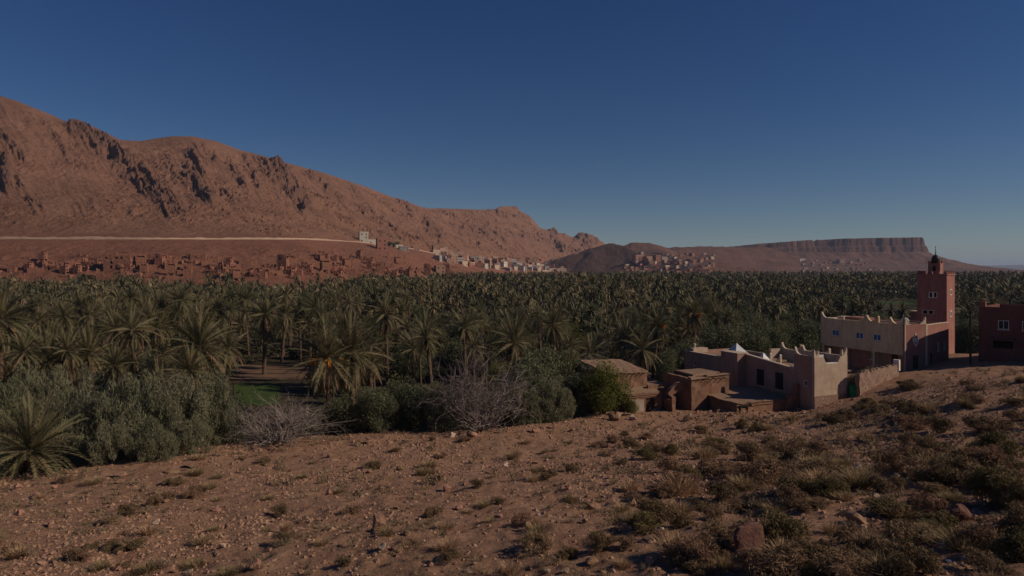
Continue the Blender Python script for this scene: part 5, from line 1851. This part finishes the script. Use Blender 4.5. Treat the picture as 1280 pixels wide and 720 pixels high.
def vhouse(px, py, hf, dA, dB, colr, var, sc, label, group=None, rz=None, step=6.0):
    hh = hit(px, py, hf, dA, dB, step)
    if not hh:
        return None
    d, z = hh
    o = link('village_house', HM[colr][var], None, (X(px, d), d, z - 0.3), (0, 0, rv.uniform(-0.3, 0.9) if rz is None else rz), (sc, sc, sc))
    return tag(o, label, 'house', group)


CN = {'pink': 'rose-pink', 'cream': 'cream', 'grey': 'grey', 'red': 'red-brown', 'white': 'off-white'}
cnt = 0
spots = []
tries = 0
while cnt < 150 and tries < 3000:
    tries += 1
    px = 545 + 215 * rv.random() ** 0.9
    base = np.interp(px, [545, 565, 600, 650, 700, 760], [318, 321, 328, 331, 333, 334])
    py = base + rv.uniform(-4.0, 8.5)
    if any(abs(px - a) < 3.6 and abs(py - b) < 1.6 for a, b in spots):
        continue
    spots.append((px, py))
    c = rv.choice(('pink', 'cream', 'cream', 'grey', 'red', 'white', 'pink'))
    if vhouse(px, py, mountain_xy, float(np.interp(px, *D0)) - 60, 2600, c, rv.choice((0, 0, 1, 2, 3)), rv.uniform(0.9, 1.35), 'small flat-roofed %s house in the village strip under the mountain' % CN[c], 'houses of the village under the mountain'):
        cnt += 1
# houses along the road on the spur
SP = [(455, 303, 'white', 2, 1.25, 'tall off-white house beside the mountain road'), (468, 306, 'white', 3, 1.5, 'long low off-white house beside the tall off-white one'),
      (478, 313, 'red', 2, 1.35, 'square red-brown tower house below the mountain road'), (505, 314, 'grey', 1, 0.9, 'grey house on the spur below the road bend'), (497, 310, 'white', 3, 1.0, 'low white-walled yard on the spur'),
      (520, 313, 'pink', 0, 1.0, 'small pink house at the end of the spur'), (551, 346, 'pink', 2, 1.3, 'pale pink tower at the foot of the spur above the palms'), (570, 323, 'pink', 1, 1.3, 'largest pink house at the near end of the village'),
      (563, 330, 'pink', 0, 1.2, 'pink house on the bank above the palm edge'), (581, 331, 'pink', 1, 1.0, 'broad pale pink house at the lower village edge')]
for px, py, c, v, s, lab in SP:
    vhouse(px, py, mountain_xy, float(np.interp(px, *D0)) - 60, 1600, c, v, s, lab, None, 0.35, 2.0)
# dark hedges on the spur
for i, (px, py) in enumerate(((487, 307), (492, 308), (497, 307))):
    hh = hit(px, py + 1, mountain_xy, 500, 1500, 3.0)
    if hh:
        t = thing('olive_tree', 'dark green tree in the white-walled yard on the spur', 'tree', (X(px, hh[0]), hh[0], hh[1] - 0.4), i, 'yard trees on the spur')
        link('trunk', LIMBS[i % 3], t, None, None, (7, 7, 6)); link('crown', OLI[i], t, None, None, (8, 8, 6.5))
# village on the lit flank of the middle hill
spots = []
cnt = tries = 0
while cnt < 84 and tries < 3000:
    tries += 1
    px = rv.uniform(782, 895); py = rv.uniform(318, 344)
    if px < 800 and py < 328:
        continue
    if any(abs(px - a) < 5.0 and abs(py - b) < 2.6 for a, b in spots):
        continue
    spots.append((px, py))
    c = rv.choice(('pink', 'red', 'red', 'cream', 'red', 'grey'))
    if vhouse(px, py, midhill, 1250, 2500, c, rv.choice((0, 0, 1, 3, 3)), rv.uniform(0.75, 1.15), 'flat-roofed %s house on the lit flank of the middle hill' % CN[c], 'houses on the middle hill'):
        cnt += 1
for px, py, c, v, s, lab in [(800, 327, 'pink', 1, 2.0, 'large pink kasbah block on the crest of the middle hill'), (812, 327, 'pink', 0, 1.8, 'smaller pink kasbah block beside the large one'), (823, 328, 'red', 2, 1.8, 'red tower block at the end of the kasbah row'),
                             (831, 327, 'grey', 0, 1.8, 'grey house next to the red tower block')]:
    vhouse(px, py, midhill, 1250, 2500, c, v, s, lab, None, 0.4)
# villages under the mesa
spots = []
cnt = tries = 0
while cnt < 80 and tries < 3000:
    tries += 1
    px = rv.choice((rv.gauss(1000, 34), rv.gauss(1040, 24), rv.uniform(870, 1110))); py = rv.uniform(326, 345)
    if any(abs(px - a) < 5 and abs(py - b) < 2 for a, b in spots) or px < 868 or px > 1110:
        continue
    spots.append((px, py))
    c = rv.choice(('pink', 'red', 'red', 'pink', 'grey', 'cream'))
    if vhouse(px, py, mesa, 2060, 2960, c, rv.choice((0, 0, 1, 3, 3)), rv.uniform(0.8, 1.3), 'hazy flat-roofed %s house at the foot of the table mountain' % CN[c], 'houses below the table mountain'):
        cnt += 1
for px, py, c, v, s, lab in [(993, 336, 'pink', 3, 3.6, 'long pale pink compound at the foot of the table mountain'), (1003, 326, 'white', 3, 2.0, 'long white building on the talus of the table mountain'), (1053, 329, 'pink', 1, 2.2, 'pink block high in the village under the cliff'),
                             (914, 326, 'white', 3, 1.4, 'lone white building on the shaded shoulder of the table mountain'), (1107, 346, 'white', 3, 1.8, 'white building at the palm edge below the cliff')]:
    vhouse(px, py, mesa, 2060, 2960, c, v, s, lab, None, 0.3)

# ------------------------------------------------------------------ foreground stones, tufts, shrubs, litter
def stone_mesh(seed, m, squash=0.7, sub=True):
    r = np.random.default_rng(seed)
    bm = bmesh.new()
    for _ in range(15):
        v = r.normal(0, 1, 3); v /= np.linalg.norm(v)
        v *= r.uniform(0.75, 1.0)
        bm.verts.new((v[0] * 0.5, v[1] * 0.42, v[2] * 0.5 * squash))
    bmesh.ops.convex_hull(bm, input=bm.verts)
    for v in [v for v in bm.verts if not v.link_faces]:
        bm.verts.remove(v)
    if sub:
        bmesh.ops.bevel(bm, geom=bm.edges[:], offset=0.035, segments=1, affect='EDGES', clamp_overlap=True)
        bmesh.ops.triangulate(bm, faces=bm.faces[:])
        bmesh.ops.subdivide_edges(bm, edges=bm.edges[:], cuts=1)
        for v in bm.verts:
            v.co += v.co.normalized() * float(0.05 * vn(np.array(v.co.x * 6 + seed), np.array(v.co.y * 6 + v.co.z * 5), seed))
    me = bpy.data.meshes.new('rock')
    bm.to_mesh(me); bm.free()
    me.materials.append(m)
    return me


STR = [stone_mesh(i, M['stone_red'], 0.6 + 0.1 * (i % 3)) for i in range(8)]
STP = [stone_mesh(20 + i, M['stone_pale'], 0.65) for i in range(4)]
STB = [stone_mesh(31, M['boulder_dark'], 0.95), stone_mesh(32, M['boulder_dark'], 0.7), stone_mesh(35, M['stone_red'], 0.8)]


def ghit(px, py, d0=10, d1=110):
    d = np.arange(d0, d1, 0.25)
    h = G(X(px, d), d)
    k = np.nonzero(h >= CZ - (py - HY) / F * d)[0]
    if not len(k):
        return None
    return X(px, d[k[0]]), float(d[k[0]]), float(h[k[0]])


KEEP = [(934, 675, 34), (474, 655, 20), (985, 662, 22), (1195, 645, 26), (1072, 650, 22), (1245, 665, 40), (1145, 700, 24), (742, 630, 16), (1165, 692, 30), (670, 536, 12), (1110, 702, 22)]
MARKS = [(934, 675, 'the large dark red boulder'), (474, 655, 'the upright orange-red stone'), (1195, 645, 'the shaded boulder by the litter'), (1145, 700, 'the scattered litter'), (670, 536, 'the blocky orange stone'),
         (600, 560, 'the foot of the leafless tree'), (350, 575, 'the low leafless shrub'), (760, 535, 'the bright green bush'), (850, 535, 'the ruined mud house'), (930, 535, 'the low mud store'), (1040, 525, 'the horned tower'), (1110, 500, 'the rubble stone wall'),
         (1180, 480, 'the mosque and its hall'), (1270, 475, 'the shaded red house'), (50, 620, 'the stemless palm'), (200, 610, 'the tamarisk thicket'), (742, 632, 'the broken pair stone'), (1245, 668, 'the layered rock ridge'), (1268, 618, 'the half-hidden dark boulder'),
         (100, 668, 'the orange slabs of the slope lip'), (985, 662, 'the flat reddish stone'), (790, 630, 'the small upright reddish stone'), (845, 695, 'the pale angular stone'), (740, 705, 'the orange stone of the gravel bed')]


def where(px, py):
    b = min(MARKS, key=lambda m: math.hypot(px - m[0], 2.2 * (py - m[1])))
    q = math.hypot(px - b[0], 2.2 * (py - b[1]))
    if q > 170:
        return 'on open gravel'
    side = 'beside ' if q < 55 else 'a little away from '
    return side + b[2]


def rock_at(px, py, wpx, me, label, group=None, rz=None, tilt=0.0, zs=1.0, sink=0.18, name='rock'):
    p = ghit(px, py)
    if not p:
        return
    x, y, z = p
    s = wpx / F * y
    o = link(name, me, None, (x, y, z + s * zs * (0.33 - sink)), (tilt, tilt * 0.6, rz if rz is not None else random.uniform(0, 6.28)), (s, s, s * zs))
    return tag(o, label, 'rock', group)


random.seed(9)
rock_at(934, 690, 60, STB[0], 'large dark red boulder with a flat face among dry tufts', None, 0.6, 0.15, 1.0, 0.1)
rock_at(921, 680, 30, STB[1], 'dark slab leaning on the left of the large red boulder', None, 1.4, 0.4, 1.0)
rock_at(474, 664, 26, STB[2], 'upright orange-red stone alone on the gravel slope', None, 0.3, 0.25, 1.35, 0.05)
rock_at(985, 667, 36, STR[1], 'flat reddish stone right of the large red boulder', None, 0.4, 0.3, 0.8)
rock_at(1195, 652, 42, STB[1], 'big shaded boulder in the dark hollow by the litter', None, 0.2, 0.1, 1.1, 0.1)
rock_at(1072, 656, 38, STR[2], 'reddish slab sticking out of a dry shrub', None, 0.9, 0.5, 0.7)
rock_at(1245, 672, 84, STR[3], 'long low ridge of layered rock beside the shaded boulder', None, 0.2, 0.05, 0.35)
rock_at(1145, 708, 40, STB[1], 'squat brown boulder below the scattered litter', None, 2.0, 0.1, 0.8)
rock_at(1268, 620, 34, STB[0], 'dark boulder half hidden by green shrubs on the right slope', None, 2.0, 0.1, 0.8)
rock_at(742, 636, 24, STR[4], 'broken pair stone beside gravel', None, 0.2, 0.3, 1.0)
rock_at(790, 634, 18, STR[5], 'small upright reddish stone beside a dry shrub', None, 1.2, 0.1, 1.2)
rock_at(670, 540, 17, STR[0], 'blocky orange stone near the olive trees', None, 0.1, 0.0, 0.8)
rock_at(692, 536, 9, STR[6], 'small upright stone beside the blocky orange one', None, 0.1, 0.0, 1.6, 0.0)
rock_at(792, 524, 16, STP[0], 'pale stone in front of the ruin doorway', None, 0.1, 0.0, 0.9)
rock_at(770, 524, 28, STR[7], 'brown stone block beneath the bright green bush', None, 0.1, 0.0, 0.8)
rock_at(845, 698, 16, STP[1], 'pale angular stone among dark tufts', None, 0.1, 0.1, 0.9)
rock_at(740, 708, 22, STR[3], 'orange stone at the edge of the gravel bed', None, 1.0, 0.2, 0.9)
rock_at(563, 546, 16, STP[2], 'pale rounded stone under the leafless tree', None, 1.0, 0.1, 0.9)
rock_at(590, 546, 20, STR[2], 'brown stone under the leafless tree', None, 1.0, 0.1, 0.7)
for (px, py, wp) in [(240, 584, 34), (215, 591, 22), (320, 562, 22), (342, 562, 16), (150, 596, 26), (60, 628, 18), (44, 624, 14), (128, 655, 20), (100, 668, 18), (270, 640, 18), (460, 555, 14), (150, 604, 20), (20, 614, 16)]:
    rock_at(px, py, wp, random.choice(STR), 'flat orange slab on the eroded lip of the slope', 'slabs on the slope lip', None, 0.15, 0.45)
n = 0
while n < 190:
    px = random.uniform(0, 1280); py = 720 - 190 * random.random() ** 1.1
    edge = np.interp(px, [0, 290, 560, 800, 1000, 1130, 1280], [612, 566, 552, 528, 522, 482, 470])
    if py < edge:
        continue
    wp = random.choice((6, 7, 8, 9, 10, 12, 14, 17)) * (0.45 + 0.75 * (py - 450) / 270)
    pale = random.random() < 0.2
    if rock_at(px, py, wp, random.choice(STP if pale else STR), ('tiny ' if wp < 7 else ('small ' if wp < 11 else 'fist-edged ')) .replace('fist-edged ', 'angular ') + ('pale' if pale else 'reddish') + ' stone ' + where(px, py), 'loose pale stones' if pale else 'loose reddish stones', None, random.uniform(0, 0.5), random.uniform(0.7, 1.1)):
        n += 1

for i in range(46):
    px = random.uniform(850, 1020); py = random.uniform(514, 532) + (0 if px < 990 else -4)
    rock_at(px, py, random.uniform(4, 9), random.choice(STR + STP), 'rubble stone fallen at the foot of the low mud store', 'rubble below the houses', None, 0.3, 0.8)
# gravel: countless small stones in one object
g = np.random.default_rng(5)
gm = MB()
OV = np.array([(1, 0, 0), (0, 1, 0), (-1, 0, 0), (0, -1, 0), (0, 0, 1), (0.5, 0.5, 0.7)], float) * 0.5
OT_ = np.array([(0, 5, 4), (5, 1, 4), (1, 2, 4), (2, 3, 4), (3, 0, 4), (0, 1, 5)])
N = 105000
px = g.uniform(-180, 1560, N); u = g.uniform(0, 1, N)
dd = 13 + 62 * u ** 1.35
xx = X(px, dd)
dens = sstep(-0.35, 0.5, fbm(xx / 7, dd / 7, 3, 61)) * 0.8 + 0.2
keep = (g.uniform(0, 1, N) < dens) & (edge_over(xx, dd) < 1)
xx, dd = xx[keep], dd[keep]
zz = G(xx, dd)
sz = (0.035 + 0.15 * g.uniform(0, 1, len(xx)) ** 3) * (0.7 + dd / 50)
ng = len(xx)
a = g.uniform(0, 6.28, (ng, 1)); c, s_ = np.cos(a), np.sin(a)
W = OV[None] * g.uniform(0.6, 1.3, (ng, 6, 3)) * sz[:, None, None] * np.array([1.2, 0.95, 0.85])
gm.add(np.stack([W[..., 0] * c - W[..., 1] * s_ + xx[:, None], W[..., 0] * s_ + W[..., 1] * c + dd[:, None], W[..., 2] + zz[:, None]], -1).reshape(-1, 3), (OT_[None] + 6 * np.arange(ng)[:, None, None]).reshape(-1, 3))
tag(gm.build('gravel', M['gravel']), 'loose reddish gravel strewn over the bare slope', 'gravel', None, 'stuff')


# tufts and dwarf shrubs
def tuft_arrays(seed, n, blade, spread, h, curve=0.5):
    r = np.random.default_rng(seed)
    V = []; T = []
    for i in range(n):
        a = r.uniform(0, 2 * PI); rr0 = r.uniform(0, 0.22) * spread
        e = r.uniform(0.1, 1.0) ** 0.8 * spread
        hh = h * r.uniform(0.5, 1.05) * (1 - 0.35 * (e / max(spread, 1e-6)))
        b = np.array([math.cos(a) * rr0, math.sin(a) * rr0, -0.03])
        m = b + np.array([math.cos(a) * e * 0.4, math.sin(a) * e * 0.4, hh * 0.65])
        tp = b + np.array([math.cos(a) * e * 0.75 + r.normal(0, 0.05), math.sin(a) * e * 0.75 + r.normal(0, 0.05), hh])
        pa = a + PI / 2 + r.normal(0, 0.6)
        w = np.array([math.cos(pa), math.sin(pa), 0]) * blade
        q = len(V)
        V += [b - w, b + w, m + w * 0.8, m - w * 0.8, tp]
        T += [(q, q + 1, q + 2), (q, q + 2, q + 3), (q + 3, q + 2, q + 4)]
    return np.array(V), np.array(T)


def dome_arrays(seed, n, size, asp=2.4):
    V, Q = leaf_crown(seed, 15, n, size, asp, 0.9, 0.5, 0.42, 0.30, (0.12, 0.22))
    return V, Q


TUFT = [mesh_np('tuft', *tuft_arrays(i, 420, 0.009, 0.62, 0.62), mats=[M['dry_grass']]) for i in range(4)]
DOME = []
for i in range(4):
    V, Q = dome_arrays(110 + i, 3400, 0.016, 6.5)
    DOME.append(mesh_np('dwarf_shrub', V, Q=Q, mats=[M['dry_shrub']]))
GDOME = []
for i in range(3):
    V, Q = dome_arrays(120 + i, 3400, 0.017, 6.0)
    GDOME.append(mesh_np('dwarf_shrub', V, Q=Q, mats=[M['green_shrub']]))
LT = 'straw-coloured dry grass tuft on the stony slope'
LD = 'brown dwarf shrub on the stony slope'
LG = 'olive-green dwarf shrub on the stony slope'


def in_yard(x, y):
    return ((x > 8) & (x < 46) & (y > 70.5) & ~((x > 41) & (y < 75))) | ((x >= 46) & (x < 76) & (y > 80.5)) | ((x > 60) & (y > 76))


def plant_at(px, py, w, kind, var=0, label=None, group=None, hs=1.0):
    if any(math.hypot(px - a, 1.6 * (py - b)) < c for a, b, c in KEEP):
        return False
    p = ghit(px, py)
    if not p or edge_over(np.array([p[0]]), np.array([p[1]]))[0] > 0:
        return False
    x, y, z = p
    if in_yard(x, y):
        return False
    me = {'t': TUFT, 'd': DOME, 'g': GDOME}[kind][var % {'t': 4, 'd': 4, 'g': 3}[kind]]
    nm = {'t': 'dry_tuft', 'd': 'dwarf_shrub', 'g': 'dwarf_shrub'}[kind]
    o = link(nm, me, None, (x, y, z - 0.04), (0, 0, random.uniform(0, 6.28)), (w, w, w * hs))
    sz_ = 'large ' if w > 1.35 else ('small ' if w < 0.75 else ('low ' if hs < 0.72 else ''))
    tag(o, label or sz_ + {'t': 'straw-coloured dry grass tuft ', 'd': 'brown dwarf shrub ', 'g': 'olive-green dwarf shrub '}[kind] + where(px, py), {'t': 'grass tuft', 'd': 'shrub', 'g': 'shrub'}[kind], group or {'t': 'dry tufts on the slope', 'd': 'brown dwarf shrubs on the slope', 'g': 'olive dwarf shrubs on the slope'}[kind])
    return True


for (px, py, w, k, hs) in [(1090, 694, 1.15, 't', 1), (1145, 675, 0.8, 't', 1), (1070, 716, 0.8, 't', 1.1), (955, 708, 0.8, 't', 1), (905, 712, 0.8, 't', 1), (850, 660, 1.0, 'd', 1), (790, 655, 1.0, 't', 1), (750, 690, 0.9, 'd', 1),
                           (1000, 575, 1.8, 'd', 0.8), (1040, 530, 2.4, 'd', 0.7), (1000, 560, 1.5, 'g', 0.8), (945, 540, 1.6, 'g', 0.8), (925, 535, 1.5, 'g', 0.9), (1110, 590, 2.0, 'd', 0.8), (1200, 600, 2.0, 'd', 0.8), (1240, 630, 1.8, 'g', 1),
                           (1275, 640, 1.6, 'g', 1), (1160, 640, 1.2, 'd', 0.9), (860, 600, 1.6, 'g', 0.7), (820, 565, 2.0, 'd', 0.6), (790, 560, 1.8, 'g', 0.6), (715, 590, 1.4, 'd', 0.7), (540, 645, 0.9, 'd', 0.7), (350, 645, 1.0, 'd', 0.8),
                           (355, 680, 0.9, 'd', 0.7), (160, 645, 1.1, 'd', 0.7), (95, 700, 1.0, 'd', 0.7), (140, 690, 0.9, 'd', 0.6), (210, 625, 1.0, 'd', 0.7), (1150, 560, 2.4, 'd', 0.7), (1230, 540, 2.6, 'd', 0.6), (1100, 520, 2.2, 'd', 0.7)]:
    plant_at(px, py, w, k, random.randint(0, 9), hs=hs)
n = tries = 0
while n < 262 and tries < 6000:
    tries += 1
    px = random.uniform(-20, 1300); py = 725 - 265 * random.random() ** 1.0
    edge = np.interp(px, [0, 290, 560, 800, 1000, 1060, 1130, 1280], [606, 562, 548, 525, 520, 506, 478, 462])
    if py < edge:
        continue
    dens = np.interp(px + 0.4 * (540 - py), [0, 350, 600, 850, 1280], [0.28, 0.25, 0.32, 0.65, 1.0])
    if random.random() > dens * (0.55 + 0.9 * (0.5 + 0.5 * float(vn(np.array(px / 60), np.array(py / 22), 19)))):
        continue
    k = random.choice('ttddddg') if px > 700 else random.choice('ttddt')
    w = random.uniform(0.6, 1.3) * (1.0 if py > 620 else 1.5) * (1.3 if px > 800 else 0.9)
    if plant_at(px, py, w, k, random.randint(0, 9), hs=random.uniform(0.45, 0.85)):
        n += 1

# countless small dry plants in one object
sm = MB()
TS = [tuft_arrays(40 + i, 26, 0.018, 0.5, 0.5) for i in range(6)]
TSN = [tuft_arrays(46 + i, 60, 0.011, 0.55, 0.5) for i in range(6)]
DSN = [dome_arrays(150 + i, 230, 0.026, 7.0) for i in range(5)]
DS = [dome_arrays(140 + i, 54, 0.06, 6.5) for i in range(5)]
g = np.random.default_rng(15)
N = 15500
px = g.uniform(-180, 1600, N); dd = 13 + 73 * g.uniform(0, 1, N) ** 1.15
xx = X(px, dd)
dens = np.interp(px + 0, [0, 400, 650, 850, 1280], [0.48, 0.40, 0.34, 0.44, 0.64]) * (0.25 + 1.1 * sstep(-0.3, 0.5, fbm(xx / 6, dd / 6, 3, 66)))
keep = (g.uniform(0, 1, N) < dens * np.where(dd < 24, 0.6, 1.0)) & (edge_over(xx, dd) < 2) & ~in_yard(xx, dd)
xx, dd = xx[keep], dd[keep]
zz = G(xx, dd)
for i in range(len(xx)):
    w = g.uniform(0.25, 0.75) * (1 if dd[i] < 35 else 1.35) * (1.25 if xx[i] > 0.25 * dd[i] else 0.9)
    a = g.uniform(0, 6.28); c, s = math.cos(a) * w, math.sin(a) * w
    nr_ = dd[i] < 30
    if g.uniform() < 0.65:
        Vv, Tt = (TSN if nr_ else TS)[i % 6]; kw = dict(T=Tt)
    else:
        Vv, Qq = (DSN if nr_ else DS)[i % 5]; kw = dict(Q=Qq)
    sm.add(np.stack([Vv[:, 0] * c - Vv[:, 1] * s + xx[i], Vv[:, 0] * s + Vv[:, 1] * c + dd[i], Vv[:, 2] * w * 0.8 + zz[i] - 0.02], 1), **kw)
tag(sm.build('dry_scrub', M['grass_stuff']), 'sparse dry grass and scrub scattered over the slope', 'scrub', None, 'stuff')

# litter
def litter(px, py, w, m, label, seed, name='plastic_scrap', cat='litter', group=None):
    p = ghit(px, py)
    r = np.random.default_rng(seed)
    n = 6
    gx_, gy_ = np.meshgrid(np.linspace(-0.5, 0.5, n), np.linspace(-0.35, 0.35, n))
    gz_ = 0.10 + 0.18 * r.random(gx_.shape) * (1 - np.abs(gx_) * 1.2)
    V = np.stack([gx_ + r.normal(0, 0.05, gx_.shape), gy_ + r.normal(0, 0.05, gx_.shape), gz_], -1).reshape(-1, 3)
    o = link(name, mesh_np(name, V, Q=grid_quads(n, n), mats=[M[m]]), None, (p[0], p[1], p[2] - 0.05 * w), (0, 0, r.uniform(0, 6)), (w, w, w))
    tag(o, label, cat, group)


LW = 'crumpled white plastic scrap among the litter on the right slope'
for i, (px, py, w) in enumerate([(1152, 690, 0.14), (1163, 695, 0.16), (1122, 690, 0.13), (1117, 697, 0.14), (1098, 703, 0.2), (1102, 710, 0.22), (1178, 681, 0.12), (1190, 688, 0.16), (1273, 650, 0.16), (1186, 702, 0.14), (1030, 690, 0.12), (1095, 588, 0.2), (1185, 590, 0.2), (735, 690, 0.12), (836, 700, 0.1)]):
    litter(px, py, w, 'litter_white', LW if px > 1090 and py > 640 else 'small white plastic scrap lying alone on the slope', i, group='white litter scraps' if px > 1090 and py > 640 else 'scattered white scraps')
litter(1169, 687, 0.2, 'litter_red', 'crumpled red plastic bag among white litter', 40, 'plastic_bag')
litter(1205, 700, 0.2, 'litter_blue', 'pale blue plastic scrap beside the white litter', 41)

# ------------------------------------------------------------------ air
hz = MB().box(-16000, 26500, -26500, 26500, -8, 330)
ho = hz.build('haze', None)
tag(ho, 'thin even valley haze', 'haze', None, 'stuff')
hm = bpy.data.materials.new('haze_air')
hm.use_nodes = True
nt = hm.node_tree
nt.nodes.remove(nt.nodes['Principled BSDF'])
pv = nt.nodes.new('ShaderNodeVolumePrincipled')
pv.inputs['Color'].default_value = (0.55, 0.72, 1.0, 1)
pv.inputs['Density'].default_value = 0.00006
pv.inputs['Anisotropy'].default_value = 0.0
nt.links.new(pv.outputs[0], nt.nodes['Material Output'].inputs['Volume'])
ho.data.materials.append(hm)
